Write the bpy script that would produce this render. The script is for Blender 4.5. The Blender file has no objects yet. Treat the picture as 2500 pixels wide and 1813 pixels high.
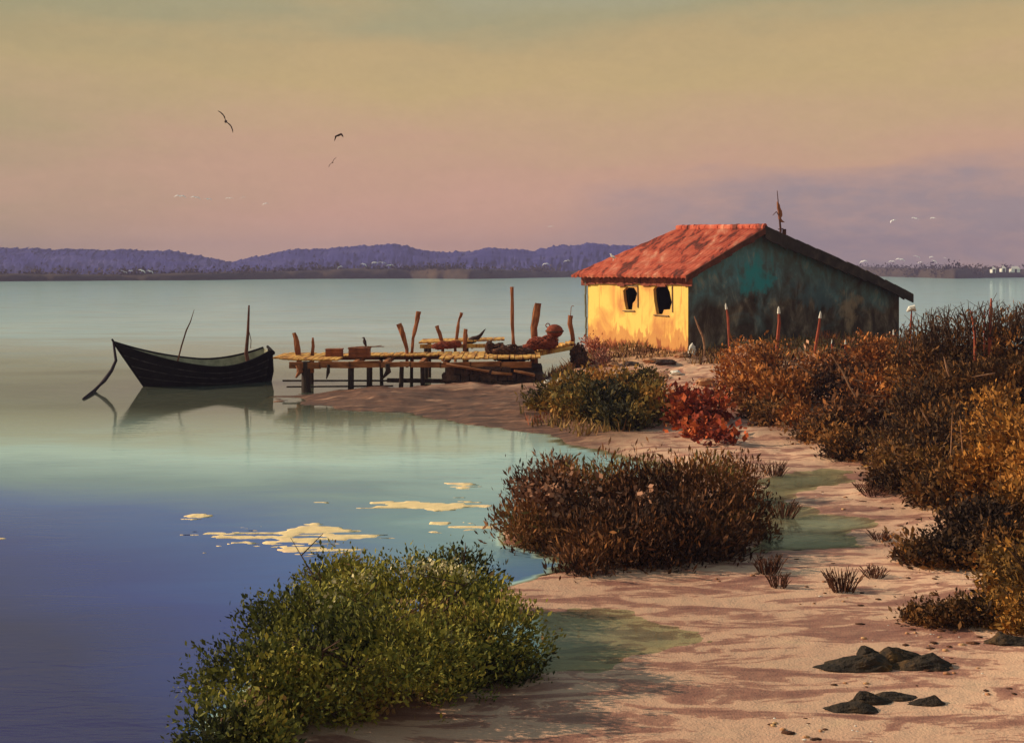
import bpy, bmesh, math, random
import numpy as np
from mathutils import Vector, Matrix, noise as mnoise
from mathutils.geometry import tessellate_polygon

random.seed(7)
rng = np.random.default_rng(7)
scene = bpy.context.scene
COL = scene.collection
R = math.radians

# ------------------------------------------------------------------ camera, sky, sun
F, HOR, CAMZ = 3000.0, 660.0, 4.0           # focal length and horizon in the 2500 px wide photograph, eye height
cam = bpy.data.cameras.new("camera")
cam.sensor_width = 36.0
cam.lens = 36.0 * F / 2500.0
cam.shift_y = -(906.5 - HOR) / 2500.0
cam.clip_start, cam.clip_end = 0.1, 20000
camo = bpy.data.objects.new("camera", cam)
camo.location = (0, 0, CAMZ)
camo.rotation_euler = (R(90), 0, 0)
COL.objects.link(camo)
scene.camera = camo
scene.view_settings.view_transform = 'Standard'
scene.view_settings.look = 'None'
scene.view_settings.exposure = 0.10
scene.view_settings.gamma = 1.0
scene.cycles.use_denoising = True
scene.cycles.max_bounces = 6
scene.cycles.transparent_max_bounces = 12

SUN_EL, SUN_AZ = R(26), math.atan2(0.19, -0.98)        # sun low on the left, a little behind the scene
sdir = Vector((math.cos(SUN_AZ) * math.cos(SUN_EL), math.sin(SUN_AZ) * math.cos(SUN_EL), math.sin(SUN_EL)))
sl = bpy.data.lights.new("sun", 'SUN')
sl.energy, sl.angle, sl.color = 5.0, R(0.6), (1.0, 0.80, 0.58)
so = bpy.data.objects.new("sun", sl)
so.rotation_euler = sdir.to_track_quat('Z', 'Y').to_euler()
COL.objects.link(so)


def lin(r, g, b):
    f = lambda c: c / 12.92 if c <= 0.04045 else ((c + 0.055) / 1.055) ** 2.4
    return (f(r / 255), f(g / 255), f(b / 255), 1.0)


class T:
    """small helper for node trees"""
    def __init__(self, tree):
        self.t = tree
        tree.nodes.clear()
    def n(self, typ, inp=None, **props):
        nd = self.t.nodes.new(typ)
        for k, v in props.items():
            setattr(nd, k, v)
        for k, v in (inp or {}).items():
            self.put(nd.inputs[k], v)
        return nd
    def put(self, sock, v):
        if isinstance(v, bpy.types.NodeSocket):
            self.t.links.new(v, sock)
        elif isinstance(v, (tuple, list)) and sock.type == 'RGBA' and len(v) == 3:
            sock.default_value = (*v, 1.0)
        else:
            sock.default_value = v
    def math(self, op, a, b=0.0, clamp=False):
        return self.n('ShaderNodeMath', {0: a, 1: b}, operation=op, use_clamp=clamp).outputs[0]
    def mix(self, fac, a, b, blend='MIX'):
        nd = self.n('ShaderNodeMix', data_type='RGBA', blend_type=blend, clamp_factor=True)
        self.put(nd.inputs[0], fac); self.put(nd.inputs[6], a); self.put(nd.inputs[7], b)
        return nd.outputs[2]
    def ramp(self, fac, stops, interp='LINEAR'):
        nd = self.n('ShaderNodeValToRGB', {0: fac})
        cr = nd.color_ramp
        cr.interpolation = interp
        while len(cr.elements) < len(stops):
            cr.elements.new(0.5)
        for e, (p, c) in zip(cr.elements, stops):
            e.position = p
            e.color = c if len(c) == 4 else (*c, 1.0)
        return nd.outputs[0]
    def noise(self, vec, scale, detail=4.0, rough=0.55, dist=0.0):
        return self.n('ShaderNodeTexNoise', {'Vector': vec, 'Scale': scale, 'Detail': detail, 'Roughness': rough, 'Distortion': dist}).outputs[0]
    def mapping(self, vec, scale=(1, 1, 1), rot=(0, 0, 0), loc=(0, 0, 0)):
        return self.n('ShaderNodeMapping', {'Vector': vec, 'Scale': scale, 'Rotation': rot, 'Location': loc}).outputs[0]


# sky: evening gradient (gold above a pink band, olive higher up, blue-grey overhead) with violet cloud low on the right
world = bpy.data.worlds.new("World")
scene.world = world
world.use_nodes = True
w = T(world.node_tree)
tc = w.n('ShaderNodeTexCoord').outputs['Generated']
sep = w.n('ShaderNodeSeparateXYZ', {0: tc})
hyp = w.math('SQRT', w.math('ADD', w.math('MULTIPLY', sep.outputs[0], sep.outputs[0]), w.math('MULTIPLY', sep.outputs[1], sep.outputs[1])))
elev = w.math('DIVIDE', sep.outputs[2], w.math('MAXIMUM', hyp, 0.001))
side = sep.outputs[0]
soft = w.noise(w.mapping(tc, (3, 3, 14)), 1.6, 5, 0.55)
wob = w.math('MULTIPLY', w.math('SUBTRACT', soft, 0.5), 0.095)
e2 = w.math('ADD', w.math('ADD', elev, wob), w.math('MULTIPLY', side, -0.012))
skycol = w.ramp(w.math('MULTIPLY', e2, 1.0), [
    (0.000, lin(216, 172, 148)), (0.045, lin(209, 161, 138)), (0.085, lin(202, 159, 132)), (0.12, lin(199, 164, 126)),
    (0.16, lin(196, 168, 118)), (0.185, lin(189, 164, 117)), (0.215, lin(168, 158, 120)), (0.25, lin(168, 164, 134)),
    (0.33, lin(176, 184, 160)), (0.6, lin(150, 172, 170)), (1.0, lin(112, 140, 160))])
# violet cloud bank
cl = w.math('ADD', w.math('MULTIPLY', w.math('SUBTRACT', side, 0.30), 3.6), 0.0)
ce = w.math('MULTIPLY', w.math('SUBTRACT', w.math('ADD', elev, w.math('MULTIPLY', w.math('SUBTRACT', soft, 0.5), 0.10)), 0.032), 17.0)
g = w.math('ADD', w.math('MULTIPLY', cl, cl), w.math('MULTIPLY', ce, ce))
cm = w.math('MULTIPLY', w.math('SUBTRACT', 1.15, g, True), w.math('MULTIPLY', w.noise(w.mapping(tc, (9, 9, 26)), 2.2, 5, 0.6), 1.75), True)
skycol = w.mix(w.math('MULTIPLY', cm, 0.9), skycol, lin(154, 138, 142))
# green wash on the upper left
gm = w.math('MULTIPLY', w.math('MULTIPLY', w.math('SUBTRACT', -0.16, side, True), 3.0, True), w.math('MULTIPLY', soft, 1.3), True)
skycol = w.mix(gm, skycol, lin(160, 150, 108))
grain = w.noise(w.mapping(tc, (1, 1, 1.6)), 60, 6, 0.75)
skycol = w.mix(0.13, skycol, w.mix(1.0, skycol, w.ramp(grain, [(0.3, (0.72, 0.72, 0.74)), (0.7, (1.25, 1.24, 1.22))]), 'MULTIPLY'))
sky = w.n('ShaderNodeTexSky', sky_type='NISHITA', sun_disc=False, sun_elevation=SUN_EL, sun_rotation=R(90) - SUN_AZ)
b1 = w.n('ShaderNodeBackground', {'Color': skycol, 'Strength': 0.93})
b2 = w.n('ShaderNodeBackground', {'Color': sky.outputs[0], 'Strength': 0.004})
add = w.n('ShaderNodeAddShader', {0: b1.outputs[0], 1: b2.outputs[0]})
w.n('ShaderNodeOutputWorld', {'Surface': add.outputs[0]})


# ------------------------------------------------------------------ numpy noise
def _hash(ix, iy, iz, seed):
    h = (ix * 374761393 + iy * 668265263 + iz * 2147483647 + seed * 974711) & 0xffffffff
    h = ((h ^ (h >> 13)) * 1274126177) & 0xffffffff
    h = h ^ (h >> 16)
    return (h & 0xffffff) / float(0xffffff)


def vnoise(x, y, z=None, seed=0):
    x = np.asarray(x, float); y = np.asarray(y, float)
    z = np.zeros_like(x) if z is None else np.asarray(z, float)
    fx, fy, fz = np.floor(x), np.floor(y), np.floor(z)
    ix, iy, iz = fx.astype(np.int64), fy.astype(np.int64), fz.astype(np.int64)
    u, v, q = x - fx, y - fy, z - fz
    u, v, q = u * u * (3 - 2 * u), v * v * (3 - 2 * v), q * q * (3 - 2 * q)
    out = 0
    for a in (0, 1):
        for b in (0, 1):
            for c in (0, 1):
                wgt = (u if a else 1 - u) * (v if b else 1 - v) * (q if c else 1 - q)
                out = out + wgt * _hash(ix + a, iy + b, iz + c, seed)
    return out * 2 - 1


def fbm(x, y, z=None, oct=4, seed=0):
    s, a, n = 0, 1.0, 0
    for k in range(oct):
        f = 2.03 ** k
        s = s + a * vnoise(x * f, y * f, None if z is None else z * f, seed + 11 * k)
        n += a
        a *= 0.52
    return s / n


# ------------------------------------------------------------------ terrain
def un(px, py, z=0.0):
    Y = (CAMZ - z) * F / (py - HOR)
    return ((px - 1250) * Y / F, Y)


def pt(px, py, Y):
    return Vector(((px - 1250) * Y / F, Y, CAMZ - (py - HOR) * Y / F))


LAND = [un(*p) for p in [
    (672, 966), (740, 986), (850, 1000), (1000, 1006), (1080, 1022), (1180, 1038), (1300, 1058), (1400, 1085), (1500, 1108),
    (1580, 1128), (1625, 1145), (1600, 1170), (1450, 1205), (1320, 1250), (1240, 1290), (1235, 1325), (1320, 1350), (1400, 1372),
    (1380, 1398), (1290, 1422), (1225, 1440), (1150, 1495), (960, 1530), (760, 1590), (600, 1680), (500, 1770), (560, 1850), (580, 2050),
    (640, 2500)]]
LAND += [(-1.2, 4.0), (-4, -10), (70, -10), (120, 120), (60, 62), (26, 60), (14, 60), (7.5, 58), (3.5, 53), (1.6, 46.5), (0.9, 43.8),
         (0.2, 42.3), (-2, 41.2), (-5, 41.0)]
POOLS_AND_SHADE = [
    [un(*p) for p in [(1880, 1148), (2040, 1150), (2125, 1163), (2000, 1184), (1925, 1202), (1905, 1232), (2010, 1246), (2165, 1262), (2110, 1295),
                      (2070, 1330), (1960, 1350), (1830, 1346), (1790, 1325), (1830, 1270), (1850, 1200)]],
    [un(*p) for p in [(1210, 1500), (1430, 1492), (1600, 1504), (1680, 1545), (1650, 1590), (1540, 1632), (1380, 1660), (1200, 1672), (1090, 1680),
                      (1000, 1690), (1080, 1590)]]]  # second hollow takes the place of the green shrub's cast shadow


def sdist(poly, x, y):
    """signed distance, positive inside"""
    p = np.array(poly); q = np.roll(p, -1, 0)
    best = np.full(x.shape, 1e9); inside = np.zeros(x.shape, bool)
    for (ax, ay), (bx, by) in zip(p, q):
        dx, dy = bx - ax, by - ay
        t = np.clip(((x - ax) * dx + (y - ay) * dy) / (dx * dx + dy * dy + 1e-12), 0, 1)
        best = np.minimum(best, np.hypot(x - ax - t * dx, y - ay - t * dy))
        c = ((ay > y) != (by > y)) & (x < (bx - ax) * (y - ay) / (by - ay + 1e-15) + ax)
        inside ^= c
    return np.where(inside, best, -best)


def gauss(x, y, cx, cy, rx, ry):
    return np.exp(-((x - cx) / rx) ** 2 - ((y - cy) / ry) ** 2)


GLINT_BARS = [((480, 970), (1292, 1352)), ((800, 1225), (1212, 1246)), ((1050, 1215), (1268, 1302)), ((430, 505), (1255, 1272)), ((1060, 1170), (1176, 1192)),
        ((-60, 25), (1310, 1322)), ((655, 715), (962, 985))]


def height(x, y, bars=True):
    x = np.asarray(x, float); y = np.asarray(y, float)
    d = sdist(LAND, x, y)
    wob = fbm(x * 0.9, y * 0.55, oct=6, seed=3) * np.clip(0.02 * y, 0.15, 0.9)
    d = d + wob
    for k, P in enumerate(POOLS_AND_SHADE):
        dp = -(sdist(P, x, y) + fbm(x * 1.1, y * 1.5, oct=5, seed=9 + k) * 0.75) * (0.32 if k == 0 else 0.08)
        d = np.minimum(d, dp)
    z = np.where(d > 0, 0.42 * (1 - np.exp(-d / 3.2)), 0.0)
    z = np.where(d <= 0, -1.9 * (1 - np.exp(d / 3.0)), z)
    land = np.clip(d / 2.0, 0, 1)
    z = z + land * (1.15 * gauss(x, y, 8.5, 49.5, 9.5, 9.0) + 0.55 * gauss(x, y, 15, 36, 8, 12) + 0.9 * gauss(x, y, 13.5, 23, 5.0, 9) + 0.35 * gauss(x, y, 7.5, 13, 2.8, 4))
    # crusted streaks of dry sand
    st = fbm(x * 0.62 + 0.25 * y, y * 1.35, oct=4, seed=21)
    z = z + land * (0.075 * np.clip((st - 0.05) * 3, -0.6, 1) + 0.035 * fbm(x * 2.1, y * 3.0, oct=3, seed=33) + 0.012 * fbm(x * 7, y * 8, oct=2, seed=5))
    # low pale strips breaking the surface, shaped to read as sun glints on water
    for (x0, x1), (y0, y1) in (GLINT_BARS if bars else ()):
        ax, ay = un((x0 + x1) / 2, y0); bx, by = un((x0 + x1) / 2, y1)
        cy = (ay + by) / 2; ry = abs(ay - by) / 2
        cx = (x0 + x1 - 2500) / 2 * cy / F; rx = (x1 - x0) / 2 * cy / F
        near_ = (np.abs(x - cx) < rx * 1.9 + .1) & (np.abs(y - cy) < ry * 2.6 + .1)
        if not near_.any():
            continue
        xx_, yy_ = x[near_], y[near_]
        wx_ = fbm(xx_ * .8, yy_ * 1.6, oct=4, seed=71) * rx * .9; wy_ = fbm(xx_ * 1.1, yy_ * 1.3, oct=4, seed=72) * ry * 1.7
        e = 1 - ((xx_ - cx + wx_) / rx) ** 2 - ((yy_ - cy + wy_) / ry) ** 2
        zb = np.minimum(0.022 + 0.15 * fbm(xx_ * 1.6, yy_ * 8.5, oct=5, seed=40) - 0.06 * (1 - np.clip(e * 1.3, 0, 1)), 0.009)
        zn = z[near_]
        z[near_] = np.where((e > 0) & (zb > -0.03), np.maximum(zn, zb), zn)
    return z


def H(x, y):
    return float(height(np.array([x]), np.array([y]))[0])


def at(px, py):
    """ground point seen at a pixel of the photograph"""
    z = 0.0
    for _ in range(25):
        X, Y = un(px, py, z)
        z = 0.6 * z + 0.4 * max(H(X, Y), 0.0)
    X, Y = un(px, py, z)
    return Vector((X, Y, z))


# ------------------------------------------------------------------ mesh helpers
class MB:
    def __init__(self):
        self.v, self.f = [], []
    def add(self, vs, fs):
        o = len(self.v)
        self.v += [tuple(p) for p in vs]
        self.f += [tuple(i + o for i in f) for f in fs]
        return self
    def box(self, c, s, rot=None, jit=0.0):
        M = Matrix.Identity(3) if rot is None else rot
        vs = []
        for i in (-1, 1):
            for j in (-1, 1):
                for k in (-1, 1):
                    p = Vector((i * s[0] / 2, j * s[1] / 2, k * s[2] / 2))
                    if jit:
                        p += Vector((random.uniform(-jit, jit), random.uniform(-jit, jit), random.uniform(-jit, jit)))
                    vs.append(Vector(c) + M @ p)
        return self.add(vs, [(0, 1, 3, 2), (4, 6, 7, 5), (0, 4, 5, 1), (2, 3, 7, 6), (0, 2, 6, 4), (1, 5, 7, 3)])
    def beam(self, a, b, wdt, hgt, jit=0.0):
        a, b = Vector(a), Vector(b)
        d = b - a
        q = d.to_track_quat('X', 'Z').to_matrix()
        return self.box((a + b) / 2, (d.length, wdt, hgt), q, jit)
    def tube(self, pts, rad, seg=8, jit=0.0):
        pts = [Vector(p) for p in pts]
        if not hasattr(rad, '__len__'):
            rad = [rad] * len(pts)
        vs, fs = [], []
        up = Vector((0.3, 0.9, 0.2)).normalized()
        for i, p in enumerate(pts):
            d = (pts[min(i + 1, len(pts) - 1)] - pts[max(i - 1, 0)]).normalized()
            a = d.cross(up)
            if a.length < 1e-3:
                a = d.cross(Vector((1, 0, 0)))
            a.normalize(); b = d.cross(a)
            for k in range(seg):
                t = 2 * math.pi * k / seg
                r = rad[i] * (1 + random.uniform(-jit, jit))
                vs.append(p + (a * math.cos(t) + b * math.sin(t)) * r)
        for i in range(len(pts) - 1):
            for k in range(seg):
                fs.append((i * seg + k, i * seg + (k + 1) % seg, (i + 1) * seg + (k + 1) % seg, (i + 1) * seg + k))
        fs.append(tuple(range(seg))[::-1])
        fs.append(tuple((len(pts) - 1) * seg + k for k in range(seg)))
        return self.add(vs, fs)
    def prism(self, poly, off):
        """polygon of 3D points thickened along off"""
        n = len(poly)
        off = Vector(off)
        vs = [Vector(p) for p in poly] + [Vector(p) + off for p in poly]
        fs = [tuple(range(n))[::-1], tuple(range(n, 2 * n))]
        fs += [(i, (i + 1) % n, n + (i + 1) % n, n + i) for i in range(n)]
        return self.add(vs, fs)
    def blob(self, c, r, amp=0.25, freq=1.3, sub=3, seed=0, flat=None, rot=None):
        bm = bmesh.new()
        bmesh.ops.create_icosphere(bm, subdivisions=sub, radius=1.0)
        vs = []
        for v in bm.verts:
            n = v.co.copy()
            k = 1 + amp * mnoise.fractal(n * freq + Vector((seed * 3.1, seed * 1.7, seed)), 0.9, 2.0, 4)
            p = Vector((n.x * r[0], n.y * r[1], n.z * r[2])) * k
            if flat is not None and p.z < flat:
                p.z = flat
            if rot is not None:
                p = rot @ p
            vs.append(Vector(c) + p)
        fs = [tuple(v.index for v in f.verts) for f in bm.faces]
        bm.free()
        return self.add(vs, fs)


def link(name, mb, mat, base=(0, 0, 0), parent=None, smooth=False):
    base = Vector(base)
    me = bpy.data.meshes.new(name)
    me.from_pydata([tuple(Vector(p) - base) for p in mb.v], [], mb.f)
    me.validate()
    bm = bmesh.new(); bm.from_mesh(me)
    bmesh.ops.recalc_face_normals(bm, faces=bm.faces)
    bm.to_mesh(me); bm.free()
    if smooth:
        me.polygons.foreach_set('use_smooth', [True] * len(me.polygons))
    me.materials.append(mat)
    o = bpy.data.objects.new(name, me)
    COL.objects.link(o)
    if parent is not None:
        o.parent = parent
    else:
        o.location = base
    return o


def tag(o, label=None, cat=None, group=None, kind=None):
    if label: o['label'] = label
    if cat: o['category'] = cat
    if group: o['group'] = group
    if kind: o['kind'] = kind
    return o


def empty(name, loc, label, cat, group=None):
    o = bpy.data.objects.new(name, None)
    o.empty_display_size = 0.3
    o.location = loc
    COL.objects.link(o)
    return tag(o, label, cat, group)


def part(name, mb, mat, root, smooth=False, under=None):
    """part of a thing whose Empty is root; under = the part it is a piece of"""
    return link(name, mb, mat, root.location, under or root, smooth)


# ------------------------------------------------------------------ materials
def material(name):
    m = bpy.data.materials.new(name)
    m.use_nodes = True
    return m, T(m.node_tree)


def surf(t, col, rough=0.8, bump=None, bstr=0.3, spec=0.25, bdist=0.02, **extra):
    inp = {'Base Color': col, 'Roughness': rough, 'Specular IOR Level': spec}
    inp.update(extra)
    if bump is not None:
        inp['Normal'] = t.n('ShaderNodeBump', {'Height': bump, 'Strength': bstr, 'Distance': bdist}).outputs[0]
    p = t.n('ShaderNodeBsdfPrincipled', inp)
    t.n('ShaderNodeOutputMaterial', {'Surface': p.outputs[0]})
    return p


def mottled(name, stops, scale=3.0, stretch=(1, 1, 1), rough=0.85, bstr=0.4, detail=6, spec=0.2, bdist=0.02, dist=0.4):
    m, t = material(name)
    v = t.mapping(t.n('ShaderNodeTexCoord').outputs['Object'], stretch)
    a = t.noise(v, scale, detail, 0.6, dist)
    b = t.noise(v, scale * 5, 4, 0.6)
    f = t.math('ADD', t.math('MULTIPLY', a, 0.8), t.math('MULTIPLY', b, 0.2))
    surf(t, t.ramp(f, stops), rough, b, bstr, spec, bdist)
    return m


M_wood_rust = mottled("weathered_red_brown_wood", [(0.32, (0.10, 0.030, 0.012)), (0.5, (0.26, 0.085, 0.030)), (0.68, (0.40, 0.16, 0.065))], 2.5, (3, 3, 0.8))
M_wood_dark = mottled("dark_wet_wood", [(0.35, (0.018, 0.012, 0.010)), (0.55, (0.045, 0.028, 0.020)), (0.7, (0.12, 0.06, 0.035))], 2.5, (3, 3, 0.7))
M_plank = mottled("yellow_ochre_planks", [(0.36, (0.20, 0.075, 0.025)), (0.46, (0.46, 0.20, 0.05)), (0.54, (0.66, 0.36, 0.085)), (0.66, (0.76, 0.48, 0.16))], 2.0, (3.2, 0.45, 1))
M_beam = mottled("orange_brown_beam", [(0.34, (0.13, 0.045, 0.018)), (0.5, (0.34, 0.12, 0.04)), (0.66, (0.55, 0.24, 0.11))], 1.4, (0.9, 3, 3))
M_crate = mottled("rust_brown_crate", [(0.35, (0.16, 0.05, 0.02)), (0.65, (0.36, 0.11, 0.045))], 4)
M_hull = mottled("black_tarred_hull", [(0.35, (0.006, 0.005, 0.006)), (0.7, (0.016, 0.013, 0.013))], 3, (1, 1, 3), 0.8, 0.15, spec=0.05)
M_tar = mottled("worn_tar_edge", [(0.40, (0.010, 0.009, 0.010)), (0.62, (0.06, 0.05, 0.045))], 5)
M_inside = mottled("pale_green_boat_inside", [(0.35, (0.16, 0.16, 0.11)), (0.65, (0.34, 0.33, 0.23))], 4)
M_spar = mottled("brown_spar_wood", [(0.35, (0.05, 0.02, 0.012)), (0.65, (0.16, 0.06, 0.035))], 5)
M_rope = mottled("dark_violet_rope", [(0.35, (0.02, 0.013, 0.018)), (0.65, (0.05, 0.032, 0.04))], 20)
M_net = mottled("brown_fishing_net", [(0.35, (0.03, 0.014, 0.008)), (0.55, (0.10, 0.038, 0.018)), (0.7, (0.26, 0.10, 0.045))], 9, bstr=1.0)
M_rednet = mottled("rust_red_net", [(0.35, (0.12, 0.025, 0.012)), (0.6, (0.30, 0.065, 0.028))], 6, bstr=0.8)
M_stone_dark = mottled("dark_quay_stone", [(0.34, (0.020, 0.013, 0.012)), (0.52, (0.060, 0.036, 0.030)), (0.70, (0.16, 0.085, 0.060))], 1.5, bstr=0.9, bdist=0.08)
M_rock = mottled("dark_seaweed_rock", [(0.30, (0.014, 0.011, 0.009)), (0.50, (0.034, 0.024, 0.016)), (0.60, (0.075, 0.042, 0.018)), (0.74, (0.30, 0.16, 0.05))], 2.2, bstr=1.0, bdist=0.05)
M_rubble = mottled("pink_tan_rubble", [(0.33, (0.16, 0.06, 0.03)), (0.5, (0.42, 0.20, 0.10)), (0.66, (0.66, 0.42, 0.20))], 1.6, bstr=0.8, bdist=0.05)
M_white = mottled("white_paint", [(0.3, (0.62, 0.58, 0.50)), (0.7, (0.82, 0.80, 0.74))], 6)
M_gull = mottled("white_gull_feathers", [(0.3, (0.72, 0.70, 0.70)), (0.7, (0.88, 0.87, 0.86))], 4, bstr=0.1)
M_darkbird = mottled("dark_brown_feathers", [(0.3, (0.025, 0.012, 0.010)), (0.7, (0.06, 0.03, 0.024))], 6, bstr=0.2)
M_postred = mottled("dull_red_post_paint", [(0.35, (0.20, 0.035, 0.02)), (0.65, (0.42, 0.10, 0.05))], 4, (2, 2, 0.8))
M_stick = mottled("bleached_driftwood", [(0.35, (0.22, 0.10, 0.05)), (0.65, (0.44, 0.24, 0.14))], 8, (1, 1, 1))
M_branch = mottled("dark_branch_bark", [(0.35, (0.025, 0.014, 0.010)), (0.65, (0.085, 0.045, 0.026))], 6)
M_frame = mottled("grey_brown_window_frame", [(0.35, (0.10, 0.065, 0.04)), (0.65, (0.32, 0.22, 0.13))], 6)
M_void = mottled("unlit_interior", [(0.3, (0.010, 0.009, 0.009)), (0.7, (0.022, 0.018, 0.016))], 2)  # darkness of the room behind the openings put into a near-black colour
M_barge = mottled("dark_brown_barge_board", [(0.35, (0.020, 0.017, 0.016)), (0.55, (0.045, 0.036, 0.030)), (0.72, (0.10, 0.075, 0.055))], 2.2, bstr=0.6)  # mottled brown-black


def m_leaf():
    m, t = material("foliage")
    a = t.n('ShaderNodeAttribute', attribute_name="tint").outputs['Color']
    d = t.n('ShaderNodeBsdfPrincipled', {'Base Color': a, 'Roughness': 0.75, 'Specular IOR Level': 0.15})
    tr = t.n('ShaderNodeBsdfTranslucent', {'Color': a})
    mx = t.n('ShaderNodeMixShader', {0: 0.12, 1: d.outputs[0], 2: tr.outputs[0]})
    t.n('ShaderNodeOutputMaterial', {'Surface': mx.outputs[0]})
    return m


M_leaf = m_leaf()


def m_yellow():
    m, t = material("yellow_ochre_plaster")
    co = t.n('ShaderNodeTexCoord').outputs['Object']
    v = t.mapping(co, (1.0, 1.0, 0.8))
    a = t.noise(v, 0.9, 5, 0.55, 0.6)
    pat = t.ramp(a, [(0.46, (0.86, 0.58, 0.15)), (0.52, (0.80, 0.50, 0.13)), (0.60, (0.70, 0.38, 0.11)), (0.68, (0.60, 0.27, 0.09))])
    z = t.n('ShaderNodeSeparateXYZ', {0: co}).outputs[2]
    b = t.noise(t.mapping(co, (2.2, 2.2, 0.7)), 1.2, 5, 0.6, 0.8)
    # old damp stains creeping up from the footing
    stain = t.math('SUBTRACT', t.math('ADD', t.math('MULTIPLY', b, 1.9), -0.26), z)
    s1 = t.math('MULTIPLY', stain, 9.0, True)
    col = t.mix(t.math('MULTIPLY', s1, 0.85), pat, (0.56, 0.25, 0.085))
    s2 = t.math('MULTIPLY', t.math('SUBTRACT', stain, 0.42), 9.0, True)
    col = t.mix(t.math('MULTIPLY', s2, 0.9), col, (0.30, 0.09, 0.04))
    dr = t.noise(t.mapping(co, (6, 6, 0.5)), 1.4, 3, 0.5)
    col = t.mix(t.ramp(dr, [(0.60, (0, 0, 0)), (0.68, (0.55, 0.55, 0.55))]), col, (0.50, 0.20, 0.06))
    fine = t.noise(co, 14, 4, 0.6)
    surf(t, col, 0.9, fine, 0.35, 0.1)
    return m


def m_teal():
    m, t = material("weathered_teal_render")
    co = t.n('ShaderNodeTexCoord').outputs['Object']
    a = t.noise(t.mapping(co, (0.55, 0.55, 0.75)), 0.85, 6, 0.6, 0.8)
    b = t.noise(t.mapping(co, (1.6, 1.6, 0.8)), 1.3, 6, 0.65, 0.5)
    z = t.n('ShaderNodeSeparateXYZ', {0: co}).outputs[2]
    base = t.ramp(b, [(0.30, (0.034, 0.026, 0.021)), (0.46, (0.070, 0.052, 0.038)), (0.56, (0.125, 0.10, 0.075)), (0.70, (0.32, 0.25, 0.17))])
    teal = t.ramp(b, [(0.30, (0.095, 0.105, 0.090)), (0.46, (0.105, 0.175, 0.185)), (0.58, (0.10, 0.25, 0.29)), (0.72, (0.26, 0.31, 0.26))])
    # paint survives higher up, the lower wall is darker and browner
    k = t.math('ADD', t.math('MULTIPLY', t.math('SUBTRACT', t.math('SUBTRACT', z, 2.0), t.math('MULTIPLY', t.n('ShaderNodeSeparateXYZ', {0: co}).outputs[0], 0.05)), 0.58), t.math('MULTIPLY', t.math('SUBTRACT', a, 0.5), 3.2))
    col = t.mix(t.math('ADD', k, 0.50, True), base, teal)
    # fresh turquoise patch under the ridge and a pale bare patch near the far end (object x runs along the wall)
    x = t.n('ShaderNodeSeparateXYZ', {0: co}).outputs[0]
    def spot(cx, cz, rx, rz):
        wx = t.math('MULTIPLY', t.math('SUBTRACT', t.noise(co, 1.7, 5, 0.65), 0.5), 3.0); wz = t.math('MULTIPLY', t.math('SUBTRACT', t.noise(t.mapping(co, (1, 1, .4), loc=(5, 3, 9)), 2.1, 5, 0.65), 0.5), 3.0)
        dx = t.math('DIVIDE', t.math('SUBTRACT', t.math('ADD', x, wx), cx), rx); dz = t.math('DIVIDE', t.math('SUBTRACT', t.math('ADD', z, wz), cz), rz)
        r2 = t.math('ADD', t.math('MULTIPLY', dx, dx), t.math('MULTIPLY', dz, dz))
        return t.math('MULTIPLY', t.math('SUBTRACT', t.math('ADD', 0.55, t.math('MULTIPLY', b, 0.9)), r2), 1.1, True)
    col = t.mix(t.math('MULTIPLY', spot(3.1, 2.75, 1.0, 0.75), 0.9), col, (0.035, 0.30, 0.33))
    col = t.mix(t.math('MULTIPLY', spot(8.0, 1.5, 0.65, 0.75), 0.7), col, (0.34, 0.25, 0.16))
    col = t.mix(t.math('MULTIPLY', spot(6.2, 2.05, 1.4, 0.6), 0.6), col, (0.07, 0.15, 0.18))
    surf(t, col, 0.92, t.noise(co, 7, 6, 0.65), 0.6, 0.1, 0.04)
    return m


def m_roof():
    m, t = material("old_red_roof_tiles")
    co = t.n('ShaderNodeTexCoord').outputs['Object']
    v = t.mapping(co, (1, 1, 1), (0, 0, R(-30)))
    a = t.noise(t.mapping(v, (0.55, 1.6, 0.6)), 1.05, 5, 0.6, 0.7)
    b = t.noise(v, 5, 4, 0.6)
    f = t.math('ADD', t.math('MULTIPLY', a, 0.85), t.math('MULTIPLY', b, 0.15))
    col = t.ramp(f, [(0.35, (0.10, 0.032, 0.022)), (0.43, (0.20, 0.042, 0.028)), (0.48, (0.46, 0.080, 0.042)), (0.57, (0.54, 0.14, 0.080)), (0.66, (0.68, 0.30, 0.19))])
    surf(t, col, 0.8, b, 0.5, 0.2)
    return m


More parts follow.
